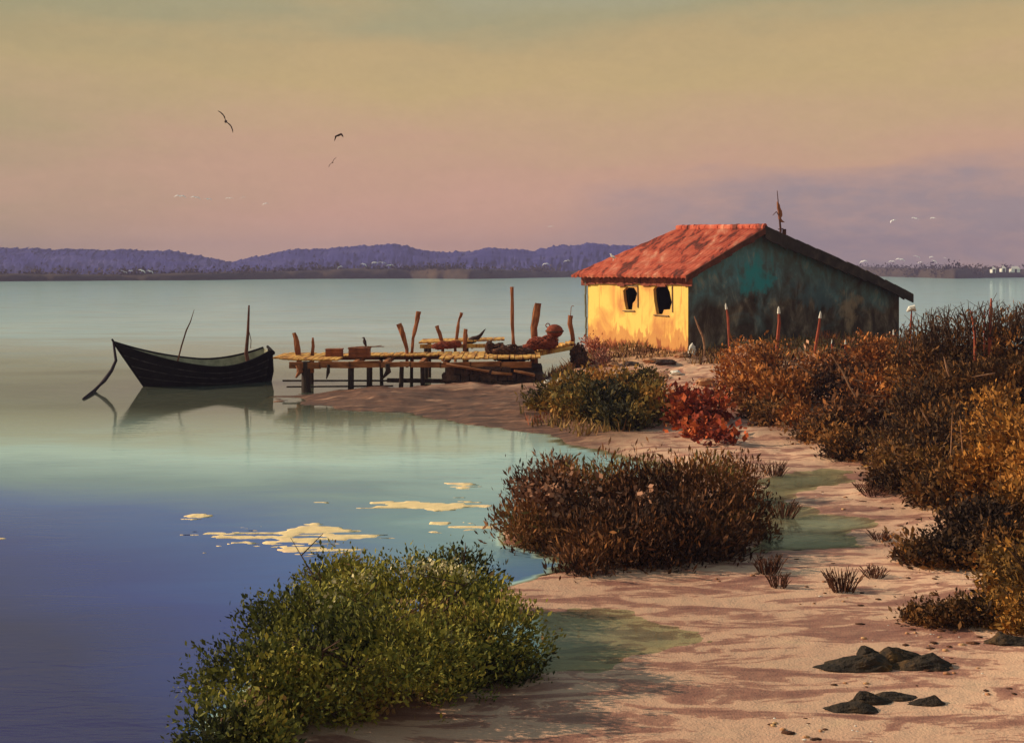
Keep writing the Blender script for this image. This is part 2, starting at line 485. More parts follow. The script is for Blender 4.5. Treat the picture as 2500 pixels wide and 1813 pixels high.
def m_ground():
    m, t = material("sand_and_soil")
    co = t.n('ShaderNodeTexCoord').outputs['Object']
    at_ = lambda n: t.n('ShaderNodeAttribute', attribute_name=n).outputs['Fac']
    soil, wet, pale = at_('soil'), at_('wet'), at_('pale')
    v = t.mapping(co, (0.50, 1.55, 1.0), (0, 0, R(9)))
    a = t.noise(v, 1.5, 8, 0.68, 0.9)
    c = t.noise(t.mapping(co, (1.0, 1.8, 1)), 4.5, 5, 0.65)
    f = t.math('ADD', t.math('MULTIPLY', a, 0.86), t.math('MULTIPLY', c, 0.14))
    f = t.math('ADD', f, t.math('MULTIPLY', pale, 0.5))
    sand = t.ramp(f, [(0.34, (0.28, 0.125, 0.090)), (0.42, (0.42, 0.195, 0.135)), (0.472, (0.52, 0.265, 0.175)), (0.486, (0.56, 0.285, 0.19)), (0.498, (0.84, 0.51, 0.33)), (0.62, (0.86, 0.56, 0.36)), (0.85, (0.84, 0.64, 0.33))])
    s = t.noise(t.mapping(co, (0.7, 1.0, 1)), 1.6, 6, 0.62, 0.6)
    earth = t.ramp(s, [(0.34, (0.070, 0.034, 0.020)), (0.46, (0.18, 0.075, 0.036)), (0.52, (0.38, 0.18, 0.085)), (0.56, (0.68, 0.40, 0.18)), (0.66, (0.60, 0.32, 0.22))])
    k = t.math('MULTIPLY', t.math('SUBTRACT', t.math('ADD', soil, t.math('MULTIPLY', t.math('SUBTRACT', c, 0.5), 0.7)), 0.30), 2.6, True)
    col = t.mix(k, sand, earth)
    md = t.noise(t.mapping(co, (0.5, 2.0, 1)), 2.2, 5, 0.65, 0.5)
    mudc = t.ramp(md, [(0.36, (0.085, 0.042, 0.028)), (0.50, (0.17, 0.082, 0.050)), (0.62, (0.27, 0.13, 0.075)), (0.68, (0.52, 0.31, 0.19))])
    col = t.mix(at_('mud'), col, mudc)
    col = t.mix(t.math('MULTIPLY', wet, 0.75), col, t.mix(1.0, col, (0.55, 0.50, 0.50), 'MULTIPLY'))
    rough = t.math('SUBTRACT', 0.95, t.math('MULTIPLY', wet, 0.45))
    rip = t.n('ShaderNodeTexWave', {'Vector': t.mapping(co, (0.35, 1.0, 1)), 'Scale': 2.6, 'Distortion': 9.0, 'Detail': 3.0, 'Detail Scale': 0.8}).outputs[1]
    h = t.math('ADD', t.math('ADD', c, t.math('MULTIPLY', t.noise(co, 40, 3, 0.6), 0.45)), t.math('MULTIPLY', rip, 0.16))
    surf(t, col, rough, h, 0.55, 0.25, 0.05)
    return m


def m_water():
    m, t = material("lagoon_water")
    co = t.n('ShaderNodeTexCoord').outputs['Object']
    dep = t.n('ShaderNodeAttribute', attribute_name='depth').outputs['Fac']
    n1 = t.noise(t.mapping(co, (0.16, 0.30, 1)), 1.0, 5, 0.6, 0.5)
    d2 = t.math('ADD', dep, t.math('MULTIPLY', t.math('SUBTRACT', n1, 0.5), 0.9))
    body = t.ramp(t.math('MULTIPLY', d2, 0.25), [
        (0.02, (0.26, 0.26, 0.16)), (0.08, (0.46, 0.48, 0.33)), (0.15, (0.44, 0.53, 0.44)), (0.22, (0.47, 0.70, 0.68)), (0.34, (0.17, 0.30, 0.38)), (0.48, (0.046, 0.110, 0.40)), (0.66, (0.030, 0.036, 0.26)), (0.86, (0.028, 0.012, 0.11))])
    body = t.mix(t.n('ShaderNodeAttribute', attribute_name='silt').outputs['Fac'], body, (0.20, 0.20, 0.12))
    body = t.mix(t.math('MULTIPLY', t.n('ShaderNodeAttribute', attribute_name='lee_dark').outputs['Fac'], 0.60), body, (0.095, 0.12, 0.10))  # body colour darkened round the boat so its reflection comes out dark
    calm = t.noise(t.mapping(co, (0.05, 0.14, 1), loc=(3, 1, 0)), 1.0, 4, 0.55, 0.6)
    r1 = t.noise(t.mapping(co, (0.9, 2.6, 1)), 1.2, 3, 0.55, 0.3)
    r2 = t.noise(t.mapping(co, (3.0, 8.0, 1)), 1.5, 2, 0.5)
    h = t.math('ADD', r1, t.math('MULTIPLY', r2, 0.3))
    lee_dark = t.n('ShaderNodeAttribute', attribute_name='lee_dark').outputs['Fac']           # stiller water round the boat, also darkened to deepen its reflection
    st_ = t.math('MULTIPLY', t.ramp(calm, [(0.42, (0.10,) * 3), (0.64, (0.42,) * 3)]), t.math('SUBTRACT', 1.0, t.math('MULTIPLY', lee_dark, 0.93)))
    nrm = t.n('ShaderNodeBump', {'Height': h, 'Strength': st_, 'Distance': 0.03}).outputs[0]
    df = t.n('ShaderNodeBsdfDiffuse', {'Color': body})
    gl = t.n('ShaderNodeBsdfGlossy', {'Color': (0.76, 0.95, 0.98, 1), 'Roughness': 0.035, 'Normal': nrm})
    fr = t.n('ShaderNodeFresnel', {'IOR': 1.33, 'Normal': nrm}).outputs[0]
    p = t.n('ShaderNodeMixShader', {0: t.math('MINIMUM', t.math('ADD', fr, t.math('MULTIPLY', lee_dark, 0.24)), t.math('ADD', 0.58, t.math('MULTIPLY', lee_dark, 0.26))), 1: df.outputs[0], 2: gl.outputs[0]})
    tr = t.n('ShaderNodeBsdfTransparent', {'Color': (0.75, 0.85, 0.75, 1)})
    al = t.math('SUBTRACT', 1.0, t.math('POWER', 2.718, t.math('MULTIPLY', dep, -4.0)), True)
    mx = t.n('ShaderNodeMixShader', {0: al, 1: tr.outputs[0], 2: p.outputs[0]})
    t.n('ShaderNodeOutputMaterial', {'Surface': mx.outputs[0]})
    return m


M_yellow, M_teal, M_roof, M_ground, M_water = m_yellow(), m_teal(), m_roof(), m_ground(), m_water()

# ------------------------------------------------------------------ ground sheet and water sheet
def fan(rows, ncol, half):
    Yg = np.repeat(np.array(rows)[:, None], ncol, 1)
    s = np.linspace(-1, 1, ncol)[None, :]
    Xg = s * half(Yg)
    return Xg, Yg


def sheet(name, X, Y, Z, mat, attrs, kind='structure'):
    nr, nc = X.shape
    me = bpy.data.meshes.new(name)
    co = np.stack([X, Y, Z], -1).reshape(-1, 3)
    idx = np.arange(nr * nc).reshape(nr, nc)
    q = np.stack([idx[:-1, :-1], idx[:-1, 1:], idx[1:, 1:], idx[1:, :-1]], -1).reshape(-1, 4)
    me.vertices.add(len(co)); me.vertices.foreach_set('co', co.ravel())
    me.loops.add(q.size); me.loops.foreach_set('vertex_index', q.ravel().astype(np.int32))
    me.polygons.add(len(q))
    me.polygons.foreach_set('loop_start', np.arange(0, q.size, 4, dtype=np.int32))
    me.polygons.foreach_set('use_smooth', np.ones(len(q), bool))
    me.update(calc_edges=True)
    for k, v in attrs.items():
        a = me.attributes.new(k, 'FLOAT', 'POINT')
        a.data.foreach_set('value', v.ravel().astype(np.float32))
    me.materials.append(mat)
    o = bpy.data.objects.new(name, me)
    COL.objects.link(o)
    tag(o, kind=kind)
    return o


rows = np.concatenate([np.linspace(-4, 6, 24, endpoint=False), 6 * (60 / 6.0) ** (np.linspace(0, 1, 560, endpoint=False)), np.linspace(60, 110, 30)])
X, Y = fan(rows, 720, lambda y: 0.62 * np.maximum(y, 0) + 7)
Z = height(X, Y)
SOILS = [(8.5, 46, 8.5, 7.0, 1.0), (12.5, 25, 5.2, 9.5, 1.2), (20, 40, 9, 16, 1.2), (2.2, 31, 2.2, 3.5, .8), (2.3, 20.2, 2.4, 2.2, .9), (-1.7, 12.2, 1.3, 1.2, .9)]
soil = np.zeros_like(X)
for cx, cy, rx, ry, a in SOILS:
    soil = np.maximum(soil, a * gauss(X, Y, cx, cy, rx, ry))
pth = gauss(X, Y, 4.6, 31, 1.3, 6) + gauss(X, Y, 5.2, 37, 1.2, 5)
soil = np.clip(soil - 0.8 * pth, 0, 1)
wet = np.clip(1 - (Z - 0.01) / 0.10, 0, 1)
far = np.clip((Y - 24) / 8, 0, 1)
wet = np.maximum(wet, 0.8 * far * (1 - soil))
pale = np.zeros_like(X)
dl = sdist(LAND, X, Y)
pale = np.where((dl < -0.25), 0.75, 0.0)  # pale tone for the glint strips on the water
wet = np.where(dl < -0.25, 0, wet)
mud = np.clip((Y - 25.5) / 4.0, 0, 1) * np.clip(1 - (Z - 0.30) / 0.15, 0, 1) * np.clip(1 - pth, 0, 1)
sheet('ground', X, Y, Z, M_ground, {'soil': soil, 'wet': wet, 'pale': pale, 'mud': mud})

rows = np.concatenate([np.linspace(-4, 6, 12, endpoint=False), 6 * 10 ** np.linspace(0, 1, 300, endpoint=False), 60 * (9000 / 60.0) ** np.linspace(0, 1, 70)])
X, Y = fan(rows, 300, lambda y: 0.75 * np.maximum(y, 0) + 12)
g0 = height(X, Y, False)
lagoon = np.clip(-g0, 0, 2)
near = np.clip((27 - Y) / 14.5, 0, 1.15)                                    # the channel drops away towards the near left
left = np.clip((-X / np.maximum(Y, 1) - 0.03) / 0.36, 0, 1.1)
shoal = np.clip((Y - 26) / 10, 0, 1) * np.clip((78 - Y) / 30, 0, 1)          # pale shoal round the boat and jetty
shoal = shoal * np.clip(1.15 + (-X - 8) / 30.0, 0.5, 1)
depth = 0.85 - 0.55 * shoal + near * (0.95 + 1.75 * left)
depth = np.where(g0 < 0, np.minimum(lagoon * 22.0, depth), 0)
inl = (X > 0.3) & (Y < 29) & (sdist(LAND, X, Y) > -0.2)
depth = np.where(inl, lagoon * 2.5, depth)
silt = np.where(inl, 0.9, 0.0)
sheet('water', X, Y, np.zeros_like(X), M_water, {'depth': depth, 'silt': silt, 'lee_dark': np.clip(1.35 * gauss(X, Y, -8.5, 39.0, 8.5, 6.5), 0, 1)})

# ------------------------------------------------------------------ far shore and woods
def interp(px, tab):
    return float(np.interp(px, [a for a, _ in tab], [b for _, b in tab]))


M_far_bank = mottled("far_bank_scrub", [(0.35, (0.030, 0.020, 0.012)), (0.5, (0.055, 0.036, 0.020)), (0.66, (0.10, 0.062, 0.03))], 0.12, (1, 0.05, 1), bstr=0.0, bdist=1)
WATERLINE = [(-900, 690), (0, 687), (300, 685), (500, 684), (700, 681), (1000, 680), (1150, 681), (1300, 678), (1420, 676), (1800, 673), (2080, 673), (2150, 675), (2330, 680), (2480, 677), (3300, 682)]
BANKTOP = [(-900, 668), (0, 666), (300, 668), (500, 664), (700, 658), (900, 653), (1100, 653), (1250, 657), (1400, 661), (1800, 655), (2080, 648), (2250, 652), (2500, 655), (3300, 655)]
nx = 500
pxs = np.linspace(-900, 3300, nx)
prof = [(0, -0.6), (0.0, 0.25), (0.02, 0.75), (0.10, 1.0), (0.5, 0.95), (1.0, -0.3)]
vs = []
for i, px in enumerate(pxs):
    Y0 = CAMZ * F / (interp(px, WATERLINE) + 0.35 * float(fbm(np.array([px * .013]), np.array([2.2]), oct=3)[0]) - HOR)
    top = CAMZ - (interp(px, BANKTOP) - HOR) * Y0 / F
    top *= 0.9 + 0.12 * float(fbm(np.array([px * .017]), np.array([0.5]), oct=4)[0])
    for (d, hh) in prof:
        yy = Y0 * (1 + 0.25 * d)
        vs.append(((px - 1250) * yy / F, yy, hh * top if hh > 0 else hh))
npf = len(prof)
fs = [(i * npf + k, (i + 1) * npf + k, (i + 1) * npf + k + 1, i * npf + k + 1) for i in range(nx - 1) for k in range(npf - 1)]
o = link('far_shore', MB().add(vs, fs), M_far_bank, smooth=True)
tag(o, kind='structure')

WOODTOP = [(-900, 600), (0, 603), (120, 608), (300, 605), (430, 610), (520, 628), (560, 640), (620, 622), (730, 600), (800, 606), (880, 592), (960, 588), (1030, 606), (1100, 612), (1200, 602),
           (1300, 608), (1350, 592), (1450, 586), (1560, 592), (1640, 640), (1700, 660)]
# ------------------------------------------------------------------ fishing hut
AL = R(30)
d1 = Vector((math.cos(AL), math.sin(AL), 0)); d2 = Vector((-math.sin(AL), math.cos(AL), 0))
C0 = Vector(((1680 - 1250) * 44 / F, 44.0, 0))
GZ = 1.0                                   # foot of the walls, sunk a little in the bank


def hp(t, s, z):
    return C0 + d1 * t + d2 * s + Vector((0, 0, z))


L, W, PK, ZP, ZE, ZR = 10.66, 6.5, 3.21, 5.55, 3.80, 3.02
hut = empty('fishing_hut', hp(0, 0, GZ), 'old fishing hut with yellow front, teal gable wall and red roof', 'hut')
hut.rotation_euler = (0, 0, AL)


def lpart(name, mb, mat, smooth=False, under=None):
    """vertices given in hut coordinates (t, s, z above GZ)"""
    return link(name, mb, mat, (0, 0, 0), under or hut, smooth)


HZ = lambda z: z - GZ


def wall_holes(outer, holes, th, to3):
    """wall with real openings; polygons in wall coordinates (a, z), to3(a, z, depth)"""
    mb = MB()
    loops = [[Vector((a, z, 0)) for a, z in p] for p in [outer] + holes]
    flat = [p for l in loops for p in l]
    tris = tessellate_polygon(loops)
    n = len(flat)
    mb.add([to3(p.x, p.y, 0) for p in flat] + [to3(p.x, p.y, th) for p in flat],
           [tuple(t) for t in tris] + [tuple(i + n for i in t) for t in tris])
    o = 0
    for l in loops:
        k = len(l)
        mb.f += [(o + i, o + (i + 1) % k, n + o + (i + 1) % k, n + o + i) for i in range(k)]
        o += k
    return mb


def s_of(px):    # along the yellow wall
    r = (px - 1250) / F
    return (C0.x - r * 44) / (math.sin(AL) + r * math.cos(AL))


def zy(px, py):
    s = s_of(px)
    return HZ(CAMZ - (py - HOR) * (44 + s * math.cos(AL)) / F)


def win(px):
    return [(s_of(x), zy(x, y)) for x, y in px]


W1 = win([(1521, 709), (1530, 701), (1548, 702), (1556, 716), (1551, 733), (1545, 740), (1543, 756), (1528, 756), (1524, 735)])
W2 = win([(1595, 706), (1602, 696), (1627, 696), (1635, 712), (1640, 738), (1636, 755), (1621, 756), (1617, 767), (1603, 767), (1597, 735)])
ytop = HZ(ZE + 0.10)
yw = wall_holes([(0.0, -0.4), (W, -0.4), (W, ytop), (0, ytop)], [W1, W2], 0.13, lambda a, z, d: (d, a, z))
lpart('yellow_wall', yw, M_yellow)
gz = lambda t: HZ(np.interp(t, [0, PK, 8.5, L], [ZE + 0.08, ZP - 0.14, 3.78, ZR + 0.02]))
prof = [(0.134, -0.4), (L, -0.4), (L, gz(L)), (8.5, gz(8.5)), (PK, gz(PK)), (0.134, gz(0.134))]
gw = MB().prism([(t, 0.0, z) for t, z in prof], (0, 0.3, 0))
gw.prism([(0.0, -0.004, -0.4), (0.134, -0.004, -0.4), (0.134, -0.004, gz(.134)), (0, -0.004, gz(0))], (0, 0.003, 0))
lpart('gable_wall', gw, M_teal)
bw = MB().box((L - 0.15, W / 2 + 0.15, 0.75), (0.3, W - 0.31, 2.4))
bw.prism([(t, W - 0.3, z) for t, z in [(0.33, -0.4), (L - .01, -0.4), (L - .01, gz(L) - .1), (0.33, gz(0.33) - 0.3)]], (0, 0.3, 0))
lpart('back_wall', bw, M_teal)
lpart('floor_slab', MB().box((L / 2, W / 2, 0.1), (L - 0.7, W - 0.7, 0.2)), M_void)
lpart('unlit_room_backing', MB().box((1.6, W / 2, 1.5), (0.1, W - 0.7, 2.6)), M_void)
for k, (hole, ops) in enumerate(((W1, None), (W2, None))):
    a0, a1 = min(p[0] for p in hole), max(p[0] for p in hole)
    z0, z1 = min(p[1] for p in hole), max(p[1] for p in hole)
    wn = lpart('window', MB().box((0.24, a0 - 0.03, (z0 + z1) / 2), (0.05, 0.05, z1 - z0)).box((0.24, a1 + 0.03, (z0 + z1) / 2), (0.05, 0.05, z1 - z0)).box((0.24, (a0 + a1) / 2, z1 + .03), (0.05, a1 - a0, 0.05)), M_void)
    tag(wn, ['smaller dark window with a ragged tapering opening', 'larger dark window with a ragged tapering opening'][k])
    fm = MB().beam((-0.02, a0 - .06, z1 + .05), (-0.02, a1 + .05, z1 + .07), .03, .035).beam((-0.02, a0 - .045, z1 + .02), (-0.02, a0 - .06, z0 + .1), .03, .035)
    lpart('frame_board', fm, M_frame, under=wn)
    lpart('sill', MB().box((-0.03, (a0 + a1) / 2 + 0.05, z0 - 0.035), (0.05, (a1 - a0) * 0.8, 0.03), jit=0.01), M_frame, under=wn)
# roof: wavy tiles on the sunny slope, a hip at the far end
OV, RE = -0.45, 4.75


def slope(P00, P10, P11, P01, nu, nv, wave, thick=0.10):
    """quad P00-P10 along the eave, P01-P11 along the ridge; tiles run up the slope"""
    P = [Vector(p) for p in (P00, P10, P11, P01)]
    nrm = (P[1] - P[0]).cross(P[3] - P[0]).normalized()
    if nrm.z < 0: nrm = -nrm
    mb = MB(); vs = []
    for j in range(nv + 1):
        v = j / nv
        for i in range(nu + 1):
            u = i / nu
            p = (P[0] * (1 - u) + P[1] * u) * (1 - v) + (P[3] * (1 - u) + P[2] * u) * v
            h = wave * abs(math.sin(u * nu / 4 * math.pi)) + 0.03 * mnoise.noise(p * 1.7) + (0.025 if j % 2 else 0)
            if j == 0: p = p + (P[0] - P[3]).normalized() * 0.05 * mnoise.noise(p * 5)
            vs.append(p + nrm * h)
    low = [p - nrm * (thick) for p in vs]
    n = len(vs); s = nu + 1
    q = [(j * s + i, j * s + i + 1, (j + 1) * s + i + 1, (j + 1) * s + i) for j in range(nv) for i in range(nu)]
    fs = q + [tuple(n + k for k in f) for f in q]
    rim = [i for i in range(s)] + [j * s + nu for j in range(1, nv + 1)] + [nv * s + i for i in range(nu - 1, -1, -1)] + [j * s for j in range(nv - 1, 0, -1)]
    fs += [(rim[i], rim[(i + 1) % len(rim)], n + rim[(i + 1) % len(rim)], n + rim[i]) for i in range(len(rim))]
    return mb.add(vs + low, fs)


e0, e1 = (-0.48, OV, HZ(ZE)), (-0.48, W + 0.5, HZ(ZE))
r0, r1 = (PK, OV + 0.05, HZ(ZP)), (PK, RE, HZ(ZP + 0.12))
f0, f1 = (L + 0.28, OV, HZ(ZR - 0.05)), (L + 0.28, W + 0.5, HZ(ZR))
roof = lpart('roof', slope(e0, e1, r1, r0, 104, 14, 0.05), M_roof)
lpart('far_slope', slope(f0, f1, (PK + 0.02, RE, HZ(ZP + 0.1)), (PK + 0.02, OV + 0.05, HZ(ZP - 0.02)), 60, 14, 0.04), M_barge, under=roof)
lpart('hip', slope(e1, f1, (PK + 0.05, RE, HZ(ZP + 0.1)), (PK - 0.05, RE, HZ(ZP + 0.1)), 60, 10, 0.04), M_roof, under=roof)
rb = MB()
for k in range(14):
    y0 = OV + (RE - OV) * k / 14
    rb.tube([(PK, y0, HZ(ZP + 0.05 + 0.012 * k / 1.4)), (PK, y0 + 0.40, HZ(ZP + 0.07 + 0.012 * k / 1.4))], [0.13, 0.105], 8, 0.1)
lpart('ridge_tiles', rb, M_roof, under=roof)


def zline(t):
    return HZ(np.interp(t, [-0.5, PK, 8.6, L + 0.3], [ZE - 0.02, ZP - 0.0, 3.84, ZR - 0.05]))


bb = MB()
ts = list(np.linspace(PK, L + 0.3, 16))
for a, b in zip(ts[:-1], ts[1:]):
    dr = random.uniform(0.36, 0.46) - 0.12 * (a - PK) / (L - PK)
    bb.prism([(a, OV - 0.03, zline(a) + 0.10), (b, OV - 0.03, zline(b) + 0.07 + random.uniform(-.03, .03)), (b, OV - 0.03, zline(b) - dr), (a, OV - 0.03, zline(a) - 0.38 + 0.12 * (a - PK) / (L - PK))], (0, 0.055, 0))
o = lpart('barge_board', bb, M_barge)
bb = MB()
ts = list(np.linspace(-0.46, PK, 8))
for a, b in zip(ts[:-1], ts[1:]):
    bb.prism([(a, OV - 0.03, zline(a) + 0.02), (b, OV - 0.03, zline(b) + 0.02), (b, OV - 0.03, zline(b) - random.uniform(.18, .26)), (a, OV - 0.03, zline(a) - 0.2)], (0, 0.05, 0))
lpart('barge_board', bb, mottled("rusty_barge_board", [(0.35, (0.05, 0.02, 0.012)), (0.65, (0.16, 0.05, 0.03))], 3))
eb = MB()  # added boards, dark red standing for the shade under the eave
yy_ = np.linspace(-0.3, W + 0.35, 15)
for a, b in zip(yy_[:-1], yy_[1:]):
    h0 = random.uniform(.28, .40)
    eb.box((-0.07 + random.uniform(-.01, .01), (a + b) / 2, HZ(ZE) - .02 - h0 / 2), (0.05, b - a - .008, h0), None, 0.006)
lpart('eave_shade_board', eb, mottled("eave_shade_red", [(0.36, (0.09, 0.022, 0.014)), (0.52, (0.22, 0.052, 0.030)), (0.66, (0.36, 0.12, 0.06))], 2.5))

# crooked aerial mast on the far slope
tm = 4.95
zb = float(zline(tm))
an = lpart('aerial_mast', MB().tube([(tm - .10, 0.6, zb - 0.5), (tm - 0.03, 0.6, zb + 0.55), (tm - 0.10, 0.6, zb + 1.1), (tm - 0.2, 0.6, zb + 2.05)], [0.05, 0.045, 0.03, 0.012], 7), M_spar)
lpart('bracket', MB().tube([(tm + 0.05, 0.55, zb - 0.3), (tm + 0.10, 0.55, zb + 0.1), (tm + 0.12, 0.55, zb + 0.58)], [0.10, 0.09, 0.075], 7, 0.15), M_spar, under=an)
lpart('vane', MB().prism([(tm - .20, 0.57, zb + 1.62), (tm - .10, 0.57, zb + 1.52), (tm - .07, 0.57, zb + 1.40), (tm + .02, 0.57, zb + 1.26), (tm + .04, 0.57, zb + 1.1), (tm - .03, 0.57, zb + 1.0),
                             (tm + .02, 0.57, zb + 0.93), (tm + .17, 0.57, zb + 0.84), (tm - .06, 0.57, zb + 0.84), (tm - .12, 0.57, zb + 0.98), (tm - .15, 0.57, zb + 1.25), (tm - .19, 0.57, zb + 1.4)], (0, 0.06, 0)), M_wood_rust, under=an)
lpart('cross_arm', MB().tube([(tm - .14, 0.6, zb + 1.12), (tm - .24, 0.6, zb + 1.24), (tm - .42, 0.6, zb + 1.10)], [0.02, 0.02, 0.012], 6), M_spar, under=an)
lpart('cross_arm', MB().tube([(tm - .15, .6, zb + .57), (tm + .1, .6, zb + .6)], 0.018, 6), M_spar, under=an)
gp = MB()
for z in np.linspace(0.2, 2.5, 6):
    gp.tube([(-0.06, W + 0.06, z), (-0.05 + 0.03 * math.sin(z * 3), W + 0.06, z + 0.46)], 0.04, 6)
lpart('drain_pipe', gp, mottled("grey_green_pipe", [(0.3, (0.10, 0.11, 0.08)), (0.7, (0.22, 0.22, 0.16))], 4))

# ------------------------------------------------------------------ jetty
JB = pt(980, 880, 40.5)
jetty = empty('jetty', (JB.x, 41.5, 0), 'rickety yellow plank jetty on dark piles leading to the hut', 'jetty')
dz = 1.06


def deck_y(px, Y=41.8):
    return (px - 1250) * Y / F


dk = MB()
xs0, xs1 = -8.05, 0.95
n = 62
for k in range(n):
    x = xs0 + (xs1 - xs0) * (k + 0.5) / n
    px = x / 42 * F + 1250
    rise = 0.012 * max(0, x + 5)
    ya = 40.35 if (px < 845 or px > 1075) else 42.2 + random.uniform(-.1, .1)
    yb = 43.6 + random.uniform(-0.25, 0.2)
    if px < 740: ya = 40.4 + (740 - px) / 75 * 1.1
    dk.box((x, (ya + yb) / 2, dz + rise + random.uniform(-.012, .012)), ((xs1 - xs0) / n * random.uniform(.86, .97), yb - ya, 0.05), Matrix.Rotation(random.uniform(-.02, .02), 3, 'Z'))
part('deck', dk, M_plank, jetty)
fb = MB()
xx = np.linspace(-7.3, 0.6, 9)
for a, b in zip(xx[:-1], xx[1:]):
    fb.beam((a, 40.3, dz - 0.15 + random.uniform(-.03, .03)), (b + 0.04, 40.3, dz - 0.15 + 0.01 * random.uniform(-3, 3)), 0.14, 0.20 + random.uniform(-.04, .03))
part('front_beam', fb, M_beam, jetty)
part('rear_beam', MB().beam((-7.9, 43.3, dz - .13), (0.9, 43.3, dz - .08), 0.12, 0.18), M_beam, jetty)
cb = MB()
for x in (-6.3, -5.2, -4.2, -3.0, -2.2):
    cb.beam((x, 40.3, dz - .13), (x, 43.3, dz - .13), 0.13, 0.14)
part('cross_beam', cb, M_beam, jetty)
PILES = [(747, 0.15, 962), (857, 0.10, 960), (902, 0.10, 966), (981, 0.08, 952), (1031, 0.075, 952), (760, 0.07, 945), (930, 0.07, 942), (1005, .06, 940)]
for k, (px, r, py) in enumerate(PILES):
    Yp = 40.35 if k < 5 else 43.2
    x = (px - 1250) * Yp / F
    lean = random.uniform(-.06, .06)
    part('pile', MB().tube([(x + lean, Yp, -0.9), (x + lean * .5, Yp, 0.2), (x, Yp, dz - 0.05)], [r * 1.15, r, r * 0.9], 9, 0.14), M_wood_dark, jetty)
for (pa, pb, rr) in (((727, 890), (722, 922), 0.10), ((802, 890), (797, 925), 0.06), ((945, 888), (934, 924), 0.10)):
    a, b = pt(*pa, 40.2), pt(*pb, 40.2)
    mid = (a + b) / 2 + Vector((0.12 if rr > .08 else 0.03, 0, 0))
    part('brace', MB().tube([a, mid, b], [rr * .8, rr, rr * .25], 7, 0.1), M_wood_dark if pa[0] > 740 else M_wood_rust, jetty)
part('low_rail', MB().beam(pt(690, 929, 40.45), pt(945, 929, 40.45), 0.06, 0.055).beam(pt(945, 928, 40.45), pt(1090, 930, 40.45), 0.08, 0.14), M_wood_dark, jetty)
part('low_rail', MB().beam(pt(700, 944, 40.55), pt(960, 942, 40.55), 0.05, 0.05), M_wood_dark, jetty)

# stone quay at the landward end
qb = MB()
q = [(1077, 890), (1140, 886), (1230, 905), (1310, 915)]
bx = np.linspace((1078 - 1250) * 40.2 / F, (1330 - 1250) * 40.2 / F, 12)
for r_ in range(4):
    for k in range(11):
        if r_ == 3 and k > 6: continue
        a, b = bx[k], bx[k + 1]
        sh = 0.12 if r_ % 2 else 0
        qb.box(((a + b) / 2 + sh, 40.75 + random.uniform(-.04, .04), 0.02 + r_ * 0.235), (b - a - 0.012, 1.2, 0.225), Matrix.Rotation(random.uniform(-.04, .04), 3, 'Y'), 0.025)
qb.box(((bx[0] + bx[-1]) / 2, 42.2, 0.3), (bx[-1] - bx[0] - .1, 1.7, 0.9))
o = link('stone_quay', qb, M_stone_dark, (-1.0, 41, 0))
tag(o, 'low dark stone quay under the landward end of the jetty', 'quay')
for a, b, w_, lab in (((1090, 888), (1195, 905), .5, 'longest pinkish plank slanting along the edge of the stone quay'), ((1200, 908), (1250, 912), .3, 'shortest pinkish plank in the middle of the stone quay edge'), ((1255, 905), (1305, 915), .35, 'pinkish plank at the hut end of the stone quay')):
    q_ = pt(*a, 40.15)
    o = link('fallen_plank', MB().beam(q_, pt(*b, 40.15), w_, 0.07, 0.02), M_beam, q_)
    tag(o, lab, 'plank', 'loose planks on the stone quay')

# raised yellow plank stage and gangway behind
st = empty('plank_stage', pt(1126, 850, 45), 'raised yellow plank stage behind the jetty, under the brown posts', 'platform')
ds = MB()
for k in range(22):
    x = (1026 - 1250) * 45 / F + (1232 - 1026) * 45 / F * (k + .5) / 22
    ds.box((x, 45.2 + .05 * random.random(), 1.40 + .004 * k), (0.13, 2.2 - .03 * k, 0.05), Matrix.Rotation(random.uniform(-.02, .02), 3, 'Z'))
part('deck', ds, M_plank, st)
part('edge_beam', MB().beam((-3.3, 44.05, 1.28), (-0.3, 44.1, 1.30), 0.1, 0.14), M_plank, st)
for x in (-3.1, -1.7, -0.4):
    part('leg', MB().tube([(x, 44.3, -0.9), (x, 44.3, 1.26)], 0.08, 8, .1), M_wood_dark, st)
    part('leg', MB().tube([(x, 46.0, -0.9), (x, 46.0, 1.3)], 0.08, 8, .1), M_wood_dark, st)
gw_ = MB()
for k in range(9):
    gw_.box((0.86 + 0.16 * k, 43.4 + .1 * k, 1.14 + .035 * k), (0.15, 1.5, 0.06), Matrix.Rotation(random.uniform(-.05, .05), 3, 'Z'))
gw_.beam((0.8, 42.75, 1.06), (2.3, 43.4, 1.30), .1, .12).beam((0.8, 44.0, 1.06), (2.3, 44.7, 1.30), .1, .12)
o = link('gangway', gw_, M_plank, (1.5, 43.6, 1.1))
tag(o, 'short sandy plank gangway between the jetty and the yellow hut wall', 'gangway')

